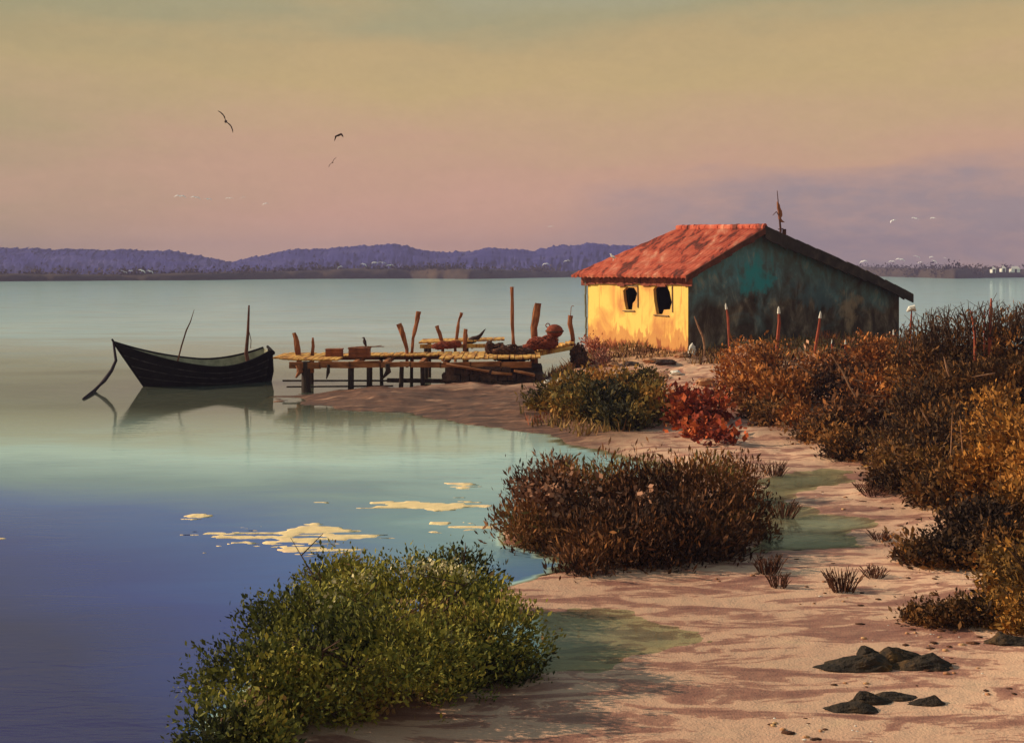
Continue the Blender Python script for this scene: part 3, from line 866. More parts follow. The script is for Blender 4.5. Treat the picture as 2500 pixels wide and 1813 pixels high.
# mooring posts
POSTS = [
    ('crooked_post', [(717, 812), (724, 835), (730, 872)], [5, 8, 7], 42.2, 'short red brown post leaning left, first from the seaward end of the jetty'),
    ('crooked_post', [(763, 824), (764, 845), (762, 874)], [2.5, 5, 5], 42.2, 'thin pointed post between the first post and the crates'),
    ('crooked_post', [(974, 790), (984, 815), (992, 845), (994, 862)], [7, 6.5, 5.5, 4], 43.0, 'hooked red brown post leaning left beside a taller right leaning one'),
    ('crooked_post', [(1022, 760), (1017, 790), (1008, 826), (1006, 860)], [6, 6, 4, 4], 43.2, 'tall dark red post leaning right in the middle of the jetty'),
    ('crooked_post', [(1066, 795), (1073, 812), (1081, 848)], [5, 5, 4], 44.5, 'short leaning post at the left of the raised yellow stage'),
    ('crooked_post', [(1126, 763), (1122, 778), (1117, 800), (1112, 850)], [5, 2.5, 4.5, 3.5], 45.0, 'thin bent post with a knobbed top above the yellow stage'),
    ('crooked_post', [(1137, 803), (1136, 820), (1135, 850)], [5, 6, 4.5], 44.0, 'stubby thick post beside the bird on the yellow stage'),
    ('tall_pole', [(1249, 700), (1251, 760), (1252, 820), (1255, 860)], [4.5, 4.8, 4, 8], 43.4, 'tallest slim pole standing upright from the jetty'),
    ('crooked_post', [(1313, 740), (1310, 765), (1303, 800), (1303, 852)], [8, 9, 8, 10], 43.2, 'thick rounded rust brown post right of the tallest pole'),
    ('crooked_post', [(1393, 770), (1392, 790), (1398, 818), (1398, 840)], [6, 6, 6, 5], 44.0, 'short bulging post with a wire hook near the yellow wall')]
for k, (nm, pts, rad, Yp, lab) in enumerate(POSTS):
    P = [pt(*p, Yp) for p in pts]
    P.append(P[-1] + Vector((0, 0, -0.5)))
    rad = rad + rad[-1:]
    m_ = MB()
    # finer chain so that the crook reads as worn wood
    fp, fr = [], []
    for i in range(len(P) - 1):
        for u in (0, .5):
            q_ = P[i].lerp(P[i + 1], u)
            fp.append(q_ + Vector((random.uniform(-.012, .012), 0, 0)))
            fr.append((rad[i] * (1 - u) + rad[i + 1] * u) * Yp / F)
    fp.append(P[-1]); fr.append(rad[-1] * Yp / F)
    m_.tube(fp, fr, 6, 0.22)
    if k == 9:
        a = P[0]
        m_.tube([a, a + Vector((0.02, 0, .28)), a + Vector((0.06, 0, .36)), a + Vector((.12, 0, .33))], 0.012, 5)
    o = link(nm, m_, M_wood_rust, P[-1])
    tag(o, lab, 'post', 'posts along the jetty')

# crates on the deck
def crate(pa, pb, Yc, label):
    a, b = pt(*pa, Yc), pt(*pb, Yc)
    c = empty('fish_crate', ((a.x + b.x) / 2, Yc, b.z), label, 'crate', 'crates on the jetty')
    wx, hz = b.x - a.x, a.z - b.z
    for s in (-1, 1):
        bd = MB()
        for r_ in range(2):
            bd.box(((a.x + b.x) / 2, Yc + s * .24, b.z + hz * (0.25 + .5 * r_)), (wx, 0.03, hz * 0.46), None, 0.006)
        part('side_board', bd, M_crate, c)
        part('end_board', MB().box(((a.x + b.x) / 2 + s * (wx / 2 - .02), Yc, b.z + hz / 2), (0.035, 0.44, hz * 0.98)), M_crate, c)
    part('lid', MB().box(((a.x + b.x) / 2, Yc, a.z + .015), (wx * 1.06, 0.54, 0.03), None, .005), M_crate, c)
    return c


crate((797, 853), (836, 873), 41.9, 'low rust brown crate left of the perched bird on the jetty')
crate((853, 851), (903, 872), 41.9, 'wider rust brown crate with the dark bird perched on its lid')
for pts, r_, lab in (([(850, 849), (885, 846), (938, 846)], [.02, .02, .012], 'longer thin lath lying across the wider crate'), ([(880, 851), (932, 843)], [.015, .01], 'shorter thin lath tilting up at the right of the wider crate')):
    o = link('loose_lath', MB().tube([pt(*p, 41.75) for p in pts], r_, 5), M_wood_rust, pt(*pts[0], 41.75))
    tag(o, lab, 'lath', 'laths on the crate')


# birds
def perched(base, hgt, pose, label, mat, sidew=1.0):
    m_ = MB()
    s = hgt
    P = [(x * s, 0, z * s) for x, z in pose[0]]
    m_.tube(P, [r * s for r in pose[1]], 10)
    for k in (-1, 1):
        lx = pose[2]
        m_.tube([(lx * s, k * .05 * s, 0), (lx * s, k * .05 * s, 0.30 * s)], 0.022 * s, 5)
        m_.tube([(lx * s, k * .05 * s, 0.01), (lx * s + .08 * s * sidew, k * .06 * s, 0.008)], 0.018 * s, 5)
        wpts = [(x * s, k * 0.115 * s, z * s) for x, z in pose[3]]
        m_.tube(wpts, [.05 * s, .085 * s, .06 * s, .015 * s], 7)
    m_.v = [tuple(Vector(base) + Vector(v)) for v in m_.v]
    o = link('perched_bird', m_, mat, base, smooth=True)
    return tag(o, label, 'bird')


up = ([(0.16, .12), (0.10, .25), (0.04, .42), (0.0, .60), (-.02, .74), (-.02, .84), (-.06, .90), (-.15, .91), (-.24, .87)], [.02, .07, .14, .15, .10, .065, .075, .04, .008], .05,
      [(.0, .62), (.06, .48), (.12, .32), (.17, .16)])
perched(pt(890, 850, 41.9), 0.40, up, 'dark upright bird perched on the wider crate, looking left', M_darkbird)
fw = ([(-.30, .10), (-.20, .24), (-.08, .38), (.10, .46), (.28, .54), (.42, .66), (.52, .78), (.62, .92), (.70, 1.0)], [.02, .09, .17, .18, .13, .08, .065, .035, .012], -.02,
      [(.20, .50), (.05, .40), (-.12, .28), (-.30, .12)])
perched(pt(1152, 851, 44.6), 0.72, fw, 'dark brown bird stretching its beak up to the right above the yellow stage', M_darkbird)


def flyer(name, c, span, roll, yaw, fold, mat, label, group, lw=0.0, pitch=0.0):
    """bird in flight; fold bends the wing tips down"""
    m_ = MB()
    s = span
    m_.tube([(0, -.24 * s, 0), (0, -.14 * s, .0), (0, -.02 * s, 0), (0, .10 * s, .01 * s), (0, .16 * s, .02 * s), (0, .205 * s, .015 * s), (0, .24 * s, .005 * s)], [.012 * s, .03 * s, .055 * s, .05 * s, .032 * s, .026 * s, .004 * s], 8)
    for k in (-1, 1):
        top = [(.02, .09, .02), (.18, .10, .08), (.30, .085, .085 - fold * .3), (.42, .03, .06 - fold * .7), (.50, -.04, .02 - fold)]
        bot = [(.50, -.045, .018 - fold), (.38, -.05, .055 - fold * .6), (.24, -.06, .075 - fold * .2), (.12, -.08, .05), (.02, -.08, .02)]
        poly = [(k * x * s, y * s, z * s) for x, y, z in top + bot]
        n = len(poly)
        off = Vector((0, 0, -.018 * s))
        vs = [Vector(p) for p in poly] + [Vector(p) + off for p in poly]
        fs = []
        for i in range(4):
            fs += [(i, i + 1, n - 2 - i, n - 1 - i), (n + n - 1 - i, n + n - 2 - i, n + i + 1, n + i)]
        fs += [(i, (i + 1) % n, n + (i + 1) % n, n + i) for i in range(n)]
        m_.add(vs, fs)
    M = Matrix.Rotation(yaw, 3, 'Z') @ Matrix.Rotation(pitch, 3, 'X') @ Matrix.Rotation(roll, 3, 'Y')
    m_.v = [tuple(Vector(c) + M @ Vector(v)) for v in m_.v]
    o = link(name, m_, mat, c)
    return tag(o, label, 'bird', group)


flyer('flying_bird', pt(551, 297, 45), 0.95, R(56), R(10), 0.02, M_darkbird, 'dark bird banking steeply, leftmost and highest of the three dark birds', 'dark birds in the evening sky', pitch=R(10))
flyer('flying_bird', pt(826, 331, 45), 0.66, R(-8), R(-50), 0.22, M_darkbird, 'dark bird with lowered wings, above the smallest dark bird', 'dark birds in the evening sky', pitch=R(15))
flyer('flying_bird', pt(812, 397, 60), 0.60, R(-52), R(15), 0.0, M_darkbird, 'smallest dark bird, lowest of the three in the sky', 'dark birds in the evening sky')

GULLS = [(829, 651, 14), (888, 645, 16), (915, 641, 15), (933, 641, 18), (952, 647, 18), (303, 663, 15), (318, 661, 13), (347, 661, 18), (366, 662, 18), (1332, 644, 16), (1383, 637, 16),
         (2107, 638, 22), (2178, 638, 18), (2198, 633, 24), (2239, 626, 20), (2247, 640, 16), (2274, 627, 15), (2281, 637, 18), (2308, 630, 12),
         (440, 479, 26), (478, 482, 22), (507, 486, 20), (560, 484, 18), (592, 482, 12), (648, 497, 14), (1345, 553, 12), (2180, 538, 22), (2235, 533, 24), (2278, 532, 20)]
for k, (px, py, wpx) in enumerate(GULLS):
    Yg = 1.25 * F / (wpx * (1.15 if px < 1500 else 0.95))
    sec = ('low over the dark far bank left of the hut' if 700 < px < 1400 and py > 600 else 'above the far shore behind the moored boat' if px < 500 and py > 600 else
           'low above the far bank right of the hut' if py > 600 else 'in the loose flock high in the pink sky over the boat' if px < 700 else 'alone in the pink sky left of the hut roof' if px < 1500 else 'in the violet cloud right of the hut roof')
    flyer('white_gull', pt(px, py, Yg), 1.25, R(random.uniform(-25, 25)), R(random.uniform(-28, 28)), random.uniform(.08, .24), M_gull, 'small white gull flying ' + sec, 'white gulls over the lagoon', pitch=R(random.uniform(-10, 25)))
gl = ([(0.28, .30), (0.15, .38), (0.0, .48), (-.15, .56), (-.22, .70), (-.25, .80), (-.34, .79), (-.44, .75)], [.02, .10, .17, .15, .09, .085, .03, .006], 0.0, [(-.1, .55), (.05, .46), (.2, .38), (.34, .30)])
Y_ = 46.9
perched(pt(1497, 637, Y_), 0.34, gl, 'white gull perched on the sloping left edge of the red roof', M_gull, -1)

# nets and buoys
def heap(name, lumps, mat, label, cat, strands=40):
    m_ = MB()
    cs = []
    for k, (px, py, rx, rz, Yc) in enumerate(lumps):
        c = pt(px, py, Yc); r_ = Vector((rx * Yc / F, rx * Yc / F * .8, rz * Yc / F))
        m_.blob(c, r_ * .92, 0.55, 2.4, 4, k + len(lumps) * 7)
        cs.append((c, r_))
    for k in range(strands * 2):
        c, r_ = random.choice(cs)
        t0 = random.uniform(0, 6.28)
        pts = []
        for i in range(9):
            t = t0 + i * 0.35; ph = 0.3 + .9 * math.sin(i * .5 + k)
            pts.append(c + Vector((math.cos(t) * math.cos(ph) * r_.x, -abs(math.sin(t) * math.cos(ph)) * r_.y, math.sin(ph) * r_.z)) * random.uniform(1.0, 1.22))
        m_.tube(pts, 0.016, 4)
    o = link(name, m_, mat, cs[0][0], smooth=True)
    return tag(o, label, cat)


heap('net_heap', [(1090, 843, 24, 9, 43.9), (1070, 846, 14, 7, 43.8), (1112, 840, 13, 8, 43.9)], M_rednet, 'flat rust brown net heap at the foot of the yellow stage', 'nets')
heap('net_heap', [(1235, 862, 42, 20, 42.2), (1270, 866, 34, 16, 42.1), (1196, 850, 10, 16, 42.2), (1215, 858, 24, 18, 42.3)], M_net, 'large dark brown net heap at the foot of the tallest pole', 'nets', 24)
heap('net_heap', [(1322, 838, 34, 15, 42.9), (1342, 834, 20, 15, 42.9), (1302, 846, 24, 8, 42.8)], M_rednet, 'rust red net heap piled against the thick rounded post', 'nets')
by = empty('mooring_buoy', pt(1356, 806, 43.2), 'rust red round buoy resting on top of the red net heap', 'buoy')
bc = pt(1354, 808, 43.0)
part('float', MB().blob(bc, (0.30, .30, .24), 0.02, 1.0, 3, 5), M_rednet, by, True)
part('band', MB().tube([bc + Vector((.305 * math.cos(a), .305 * math.sin(a), .02 * math.sin(a))) for a in np.linspace(0, 2 * math.pi, 25)], .028, 6), M_net, by, True)
part('lifting_ring', MB().tube([bc + Vector((-.24 + .07 * math.cos(a), 0, .20 + .07 * math.sin(a))) for a in np.linspace(0, 2 * math.pi, 13)], .018, 5), M_rednet, by, True)
heap('net_heap', [(1412, 868, 18, 26, 43.0), (1420, 884, 16, 16, 42.6)], M_net, 'dark brown bundled net standing against the end of the gangway', 'nets', 10)

# ------------------------------------------------------------------ boat
BOWX = Vector((-12.62, 42.3, 0)); STX = Vector((-8.98, 44.3, 0))
ax = (STX - BOWX).normalized(); ay = Vector((-ax.y, ax.x, 0)); BL = (STX - BOWX).length
boat = empty('moored_boat', (BOWX + STX) / 2, 'black wooden rowing boat with raised bow moored off the jetty', 'boat')


def hull_pt(u, s, side, inset=0.0):
    b = 0.86 * (math.sin(math.pi * min(1, 0.02 + u * 0.80)) ** 0.75) * (1 if u < .6 else 1 - .28 * ((u - .6) / .4) ** 2)
    zs = 0.62 + 0.90 * (1 - u) ** 2.6 + 0.52 * max(0, (u - 0.55) / 0.45) ** 1.8
    zk = -0.30 + 0.12 * u
    z = zk + (zs - zk) * s ** 1.25
    wdt = max(b - inset, 0.0) * (s ** 0.42)
    rake = -1.0 * (1 - u) ** 1.6 * max(z, -.1) / zs * 1.0 + 0.14 * u ** 4 * s
    z += inset * (0.6 if s < .98 else 0)
    along = u * BL + rake
    heel = R(6)
    y = side * wdt
    yy = y * math.cos(heel) + z * math.sin(heel) * 0
    zz = z + y * math.sin(heel)
    return BOWX + ax * along + ay * yy + Vector((0, 0, zz))


NU, NS = 28, 8
def hull_mesh(inset):
    vs, fs = [], []
    ss = [i / NS for i in range(NS + 1)]
    for i in range(NU + 1):
        u = i / NU
        ring = [hull_pt(u, s, -1, inset) for s in ss[::-1]] + [hull_pt(u, s, 1, inset) for s in ss[1:]]
        vs += ring
    m_ = 2 * NS + 1
    for i in range(NU):
        for k in range(m_ - 1):
            fs.append((i * m_ + k, i * m_ + k + 1, (i + 1) * m_ + k + 1, (i + 1) * m_ + k))
    fs.append(tuple(NU * m_ + k for k in range(m_)))
    return vs, fs


vs, fs = hull_mesh(0)
part('hull', MB().add(vs, fs), M_hull, boat, True)
vs, fs = hull_mesh(0.06)
part('lining', MB().add(vs, fs), M_inside, boat, True)
for sd in (-1, 1):
    part('gunwale', MB().tube([hull_pt(i / 24, 1.0, sd) + Vector((0, 0, .015)) for i in range(25)], 0.042, 6), M_hull, boat)
for u in (0.42, 0.66):
    a, b = hull_pt(u, .72, -1, .08), hull_pt(u, .72, 1, .08)
    part('thwart', MB().beam(a, b, 0.24, 0.045), M_inside if u < .5 else M_hull, boat)
part('stem', MB().tube([hull_pt(0, s, 1) + Vector((-.02, 0, 0)) for s in (0.2, .5, .8, 1.0)] + [hull_pt(0, 1, 1) + Vector((-.10, 0, .13))], [.05, .05, .05, .045, .03], 7), M_hull, boat)
tr0 = hull_pt(1, 1, -1); tr1 = hull_pt(1, 1, 1)
for sd in (-1, 1):
    for sv in (.45, .64, .82):
        part('strake', MB().tube([hull_pt(i / 24, sv, sd) for i in range(25)], 0.018, 5), M_tar, boat)
part('transom_rail', MB().tube([tr0 + Vector((-.08, 0, 0)), tr0 + Vector((0.1, 0, -.05)), (tr0 + tr1) / 2 + Vector((.12, 0, .02)), tr1 + Vector((.15, 0, .05))], [.06, .09, .06, .05], 7), M_hull, boat)
part('rudder', MB().prism([hull_pt(1, .1, -.1) + Vector((.05, 0, 0)), hull_pt(1, .95, -.1) + Vector((.04, 0, .1)), hull_pt(1, .95, -.1) + Vector((.20, .05, .06)), hull_pt(1, .5, -.1) + Vector((.30, .1, 0)), hull_pt(1, .1, -.1) + Vector((.26, .1, 0))], ay * 0.06), M_hull, boat)
mb_ = hull_pt(0.90, .3, .2)
part('mast', MB().tube([mb_, pt(601, 862, 44.2), pt(605, 815, 44.2), pt(608, 745, 44.2)], [.075, .07, .055, .03], 8), M_spar, boat)
part('mast_stay', MB().tube([pt(606, 800, 44.2), pt(613, 830, 44.2), pt(612, 850, 44.2)], .014, 5), M_spar, boat)
o = link('leaning_pole', MB().tube([hull_pt(.30, .25, 0), pt(434, 880, 42.8), pt(443, 845, 42.8), pt(455, 806, 42.8), pt(465, 785, 42.8), pt(474, 756, 42.8)], [.035, .032, .03, .028, .02, .008], 6), M_spar, hull_pt(.3, .25, 0))
tag(o, 'thin bent pole leaning out of the black boat, left of its mast', 'pole')
bt = hull_pt(0, 1, 1)
rp = [bt + Vector((-.04, -.02, .04)), pt(283, 880, 42.1), pt(272, 905, 41.7), pt(255, 928, 41.2), pt(232, 952, 40.6)]
e_ = un(205, 974); rp.append(Vector((e_[0], e_[1], 0.02))); rp.append(Vector((e_[0] - .15, e_[1] - .3, -.25)))
o = link('mooring_rope', MB().tube(rp, [.035, .05, .06, .065, .06, .04, .03], 8, .1), M_rope, rp[-2], smooth=True)
tag(o, 'slack dark mooring rope hanging from the boat bow into the water', 'rope')

# ------------------------------------------------------------------ plants
def leaves(lobes, n, size, pal, seed, elong=2.2, upb=0.35, shell=(0.45, 1.04), gap=-0.16, cl=1.6, zmin=None):
    """leaf-sized faces spread through the lobes; pal = list of (weight, rgb), clumped by a noise"""
    g_ = np.random.default_rng(seed)
    lb = np.array([[*c, *r] for c, r in lobes])
    area = lb[:, 3] * lb[:, 5] + lb[:, 3] * lb[:, 4]
    pos = np.zeros((0, 3)); out = np.zeros((0, 3))
    nc = max(20, n // 16)
    while len(pos) < nc:
        m_ = nc
        k = g_.choice(len(lb), m_, p=area / area.sum())
        d = g_.normal(size=(m_, 3)); d /= np.linalg.norm(d, axis=1)[:, None]
        rr = g_.uniform(shell[0] ** 2, shell[1] ** 2, m_) ** 0.5
        rr = rr * np.where(g_.random(m_) < 0.10, g_.uniform(1.0, 1.22, m_), 1.0)
        c = lb[k, :3]; r_ = lb[k, 3:]
        lump = 1 + 0.42 * fbm(d[:, 0] * 2.2 + k * 7.1, d[:, 1] * 2.2, d[:, 2] * 2.2, 4, seed)
        p = c + d * r_ * (rr * lump)[:, None]
        nz = fbm(p[:, 0] * cl * 1.8, p[:, 1] * cl * 1.8, p[:, 2] * cl * 1.8, 3, seed + 50)
        keep = (nz > gap)
        keep &= p[:, 2] > ((height(p[:, 0], p[:, 1]) - 0.02) if zmin is None else zmin)
        pos = np.concatenate([pos, p[keep]]); out = np.concatenate([out, d[keep]])
    ci_ = g_.integers(0, nc, n)
    shade = (g_.normal(size=nc) * 0.10)[ci_]
    pos = pos[:nc][ci_] + g_.normal(size=(n, 3)) * size * np.array([1.5, 1.5, 1.3]); out = out[:nc][ci_]
    ax_ = out * 0.7 + g_.normal(size=(n, 3)) * 0.55
    ax_[:, 2] += upb * 1.4
    ax_ /= np.linalg.norm(ax_, axis=1)[:, None]
    sd = np.cross(ax_, g_.normal(size=(n, 3))); sd /= np.linalg.norm(sd, axis=1)[:, None] + 1e-9
    ln = size * np.clip(np.exp(g_.normal(size=n) * 0.42), .35, 1.9)[:, None]; wd = ln / elong
    v = np.stack([pos - ax_ * ln * .5, pos + sd * wd * .5, pos + ax_ * ln * .5, pos - sd * wd * .5], 1)
    cl_n = 0.5 + 0.5 * fbm(pos[:, 0] * cl, pos[:, 1] * cl, pos[:, 2] * cl, 3, seed + 3) * 1.7 + g_.normal(size=n) * 0.09 + shade
    wts = np.cumsum([w_ for w_, _ in pal]); wts = wts / wts[-1]
    ci = np.clip(np.searchsorted(wts, np.clip(cl_n, 0, .999)), 0, len(pal) - 1)
    colr = np.array([c for _, c in pal])[ci] * g_.uniform(0.75, 1.3, n)[:, None]
    return v, colr


def foliage_obj(name, v, colr, parent, base):
    n = len(v)
    me = bpy.data.meshes.new(name)
    me.vertices.add(n * 4); me.vertices.foreach_set('co', (v - np.array(base)).reshape(-1))
    me.loops.add(n * 4); me.loops.foreach_set('vertex_index', np.arange(n * 4, dtype=np.int32))
    me.polygons.add(n); me.polygons.foreach_set('loop_start', np.arange(0, n * 4, 4, dtype=np.int32))
    me.update(calc_edges=True)
    a = me.attributes.new('tint', 'FLOAT_COLOR', 'POINT')
    c4 = np.concatenate([np.repeat(colr, 4, 0), np.ones((n * 4, 1))], 1)
    a.data.foreach_set('color', c4.ravel().astype(np.float32))
    me.materials.append(M_leaf)
    o = bpy.data.objects.new(name, me)
    COL.objects.link(o)
    o.parent = parent
    return o


SEED = [100]


def shrub(name, label, lobes_px, Yb, n, size, pal, dep=0.75, stems=9, blossom=None, group=None, cat='shrub', **kw):
    """lobes given as (px, py, rx, ry, depth offset) of the photograph at distance Yb"""
    SEED[0] += 1
    lobes = []
    for (px, py, rx, ry, dy) in lobes_px:
        Yl = Yb + dy
        Yg = at(px, max(py + ry * 0.9, 720)).y
        Yl = min(max(Yg, Yl * 0.86), Yl * 1.14)
        c = pt(px, py, Yl)
        r_ = (rx * Yl / F, max(rx, ry) * dep * Yl / F, ry * Yl / F)
        lobes.append((tuple(c), r_))
        g_ = max(H(c.x, c.y), 0.0)
        low = c.z - r_[2] * 0.6
        if low > g_ + 0.05:                      # foliage reaches down to the ground
            lobes.append(((c.x, c.y, (low + g_) / 2), (r_[0] * .9, r_[1] * .8, (low - g_) / 2 + r_[2] * .25)))
    bx_ = sum(l[0][0] for l in lobes) / len(lobes); by_ = sum(l[0][1] for l in lobes) / len(lobes)
    base = (bx_, by_, max(H(bx_, by_), -0.05))
    root = empty(name, base, label, cat, group)
    v, c = leaves(lobes, n, size, pal, SEED[0], **kw)
    foliage_obj('foliage', v, c, root, base)
    if blossom:
        bl, bn, bs, bp = blossom
        lb2 = []
        for (px, py, rx, ry, dy) in bl:
            Yl = Yb + dy
            fy = v[:, 0, 1]; fx_ = 1250 + v[:, 0, 0] * F / fy; fz_ = HOR + (CAMZ - v[:, 0, 2]) * F / fy
            hit = fy[(np.abs(fx_ - px) < rx) & (np.abs(fz_ - py) < ry)]       # sit the blossom on the outside of the foliage
            if len(hit) > 20: Yl = float(np.percentile(hit, 4))
            lb2.append((tuple(pt(px, py, Yl)), (rx * Yl / F, rx * .25 * Yl / F, ry * Yl / F)))
        v, c = leaves(lb2, bn, bs, bp, SEED[0] + 500, elong=1.3, upb=0.1, shell=(.2, 1.05), gap=-0.05, cl=3.5)
        foliage_obj('blossom', v, c, root, base)
    for k in range(stems):
        bm_ = MB()
        c_, r_ = lobes[k % len(lobes)]
        tip = Vector(c_) + Vector((random.uniform(-.9, .9) * r_[0], random.uniform(-.9, .6) * r_[1], random.uniform(.4, 1.25) * r_[2]))
        fx, fy = c_[0] * .75 + bx_ * .25 + random.uniform(-.1, .1), c_[1] * .75 + by_ * .25
        b0 = Vector((fx, fy, max(H(fx, fy), -0.3) - 0.08))
        mid = b0.lerp(tip, .5) + Vector((random.uniform(-.12, .12), random.uniform(-.12, .12), .1))
        rr = 0.012 + 0.012 * r_[2]
        bm_.tube([b0, mid, tip], [rr * 1.6, rr, rr * .35], 6)
        for j in range(7):
            t_ = mid.lerp(tip, random.choice((0, random.random(), random.random())))
            bm_.tube([t_, t_ + Vector((random.uniform(-.5, .5) * r_[0], random.uniform(-.5, .5) * r_[1], random.uniform(.1, .6) * r_[2]))], [rr * .5, rr * .2], 4)
        part('stem', bm_, M_branch, root)
    return root


G = [(.9, (0.026, 0.028, 0.013)), (1., (0.062, 0.066, 0.018)), (1.1, (0.13, 0.130, 0.025)), (1.2, (0.24, 0.215, 0.034)), (.7, (0.36, 0.29, 0.05)), (.6, (0.20, 0.12, 0.045))]
CREAM = [(1, (0.46, 0.40, 0.22)), (1, (0.60, 0.52, 0.30)), (.6, (0.34, 0.28, 0.15))]
shrub('green_shrub', 'large rounded green shrub with cream blossom in the foreground water edge',
      [(1010, 1480, 210, 110, 0.6), (1120, 1430, 110, 80, .5), (840, 1440, 120, 80, .6), (760, 1540, 170, 110, .2), (960, 1600, 230, 130, -.2), (1180, 1560, 160, 100, 0), (640, 1660, 160, 110, -.4), (780, 1680, 160, 90, -.5),
       (960, 1650, 140, 70, -.4), (550, 1790, 110, 90, -.7), (630, 1800, 90, 70, -.8)], 12.2, 95000, 0.046, G, dep=0.8, stems=40,
      blossom=([(870, 1408, 70, 24, .2), (970, 1396, 110, 18, .2), (1090, 1398, 80, 20, .2), (800, 1470, 30, 40, .0), (790, 1560, 24, 40, -.5)], 420, 0.034, CREAM), cl=1.1)
B = [(1.1, (0.036, 0.018, 0.011)), (1, (0.085, 0.035, 0.015)), (1.1, (0.16, 0.062, 0.022)), (.9, (0.25, 0.10, 0.030)), (.4, (0.16, 0.11, 0.03))]
shrub('brown_shrub', 'broad brown spiky shrub standing between the lagoon and the sandy pools',
      [(1330, 1230, 100, 80, 0), (1450, 1215, 130, 85, .3), (1600, 1220, 130, 90, .4), (1730, 1210, 110, 95, .5), (1800, 1170, 50, 55, .5), (1300, 1290, 90, 45, -.4), (1500, 1290, 170, 70, -.2), (1680, 1290, 150, 75, -.2),
       (1820, 1260, 60, 60, .2), (1470, 1370, 100, 45, -1.2), (1600, 1340, 110, 50, -.8), (1420, 1400, 55, 30, -1.5), (1370, 1160, 50, 40, .4)], 20.3, 52000, 0.085, B, dep=0.9, stems=22, elong=3.6, upb=0.7, cl=1.0,
      blossom=([(1400, 1190, 80, 40, -1.0), (1330, 1215, 60, 50, -1.2), (1500, 1190, 60, 40, -1.0), (1560, 1200, 40, 40, -1.)], 520, 0.07, [(1, (0.40, 0.20, 0.12)), (1, (0.28, 0.13, 0.075))]))
D = [(.8, (0.026, 0.024, 0.012)), (.9, (0.070, 0.055, 0.017)), (1, (0.18, 0.115, 0.026)), (1.1, (0.34, 0.17, 0.036)), (.8, (0.44, 0.20, 0.045))]
shrub('dark_shrub', 'dark olive and ochre bush on the bank below the yellow wall',
      [(1390, 962, 70, 38, 0), (1470, 942, 70, 36, .8), (1555, 940, 60, 36, .6), (1470, 982, 110, 42, -.6), (1585, 985, 60, 38, -.4), (1335, 975, 45, 26, 0), (1520, 1015, 60, 24, -1.2), (1590, 1012, 45, 22, -1.2)], 32.5, 26000, 0.115, D, dep=.9, stems=14, cl=.8)
RD = [(1, (0.10, 0.016, 0.010)), (1, (0.24, 0.036, 0.014)), (1, (0.42, 0.085, 0.022)), (.6, (0.50, 0.16, 0.05))]
shrub('red_shrub', 'scarlet leaved shrub at the right end of the dark olive bush',
      [(1665, 985, 30, 38, 0), (1690, 1010, 40, 30, -.2), (1745, 1000, 22, 32, -.5), (1720, 1040, 38, 28, -.8), (1760, 1065, 32, 18, -1.2), (1748, 965, 12, 16, -.5)], 30.0, 3600, 0.135, RD, dep=.8, stems=8, cl=.9, elong=1.5)
PK_ = [(1, (0.30, 0.10, 0.07)), (1, (0.52, 0.22, 0.15)), (.6, (0.60, 0.32, 0.22)), (.4, (0.25, 0.05, 0.03))]
shrub('pink_shrub', 'small pink blossoming shrub at the left foot of the yellow wall', [(1455, 855, 22, 24, 0), (1470, 875, 18, 18, -.3), (1440, 838, 14, 12, .2)], 42.5, 1500, 0.09, PK_, stems=5, cl=1.2)
OR = [(.9, (0.050, 0.024, 0.013)), (1, (0.14, 0.055, 0.020)), (1.2, (0.30, 0.105, 0.027)), (1., (0.48, 0.175, 0.040)), (.35, (0.52, 0.28, 0.17))]
OD = [(1.2, (0.036, 0.020, 0.012)), (1.2, (0.080, 0.040, 0.016)), (1.1, (0.17, 0.074, 0.021)), (.8, (0.31, 0.125, 0.030)), (.3, (0.38, 0.17, 0.05))]
GO = [(.9, (0.06, 0.032, 0.014)), (1, (0.15, 0.068, 0.019)), (1.2, (0.32, 0.135, 0.028)), (1, (0.50, 0.22, 0.042))]
SCR = 'brown shrubs on the bank right of the hut'
shrub('rusty_shrub', 'rusty bramble bush below the left half of the teal gable wall', [(1830, 890, 70, 50, .5), (1900, 900, 70, 55, 0), (1850, 950, 80, 45, -.8), (1920, 960, 70, 45, -1.5), (1960, 1010, 70, 35, -2.5)], 33, 17000, 0.115, OR, stems=12, cl=.7, group=SCR)
shrub('rusty_shrub', 'orange brown bramble bush below the right half of the teal gable wall', [(2010, 890, 70, 50, 0.5), (2090, 880, 70, 50, .5), (2150, 880, 50, 45, 0), (2050, 950, 80, 45, -1), (2120, 960, 70, 50, -1.5), (2080, 1020, 80, 40, -3)], 33, 19000, 0.115, OR, stems=12, cl=.7, group=SCR)
shrub('tall_thicket', 'tall dark brown thicket with bare twigs against the water, right of the hut', [(2240, 900, 80, 85, 1), (2320, 860, 90, 80, 1.5), (2400, 850, 90, 85, 1), (2480, 850, 90, 85, .5), (2570, 870, 90, 90, .5), (2280, 980, 110, 80, 0), (2400, 960, 120, 90, -.5), (2520, 960, 110, 90, -.5),
      (2230, 1080, 90, 60, -2.5), (2330, 1070, 110, 70, -2.5)], 25.5, 52000, 0.10, OD, stems=26, cl=.8, group=SCR, upb=.5, elong=2.8)
shrub('golden_shrub', 'golden ochre shrub at the right edge below the tall thicket', [(2440, 1050, 90, 90, 0), (2500, 1120, 90, 110, 0), (2420, 1170, 80, 80, -.5), (2500, 1250, 80, 90, -1), (2570, 1150, 90, 130, 0)], 19.5, 26000, 0.085, GO, stems=14, cl=.8, group=SCR)
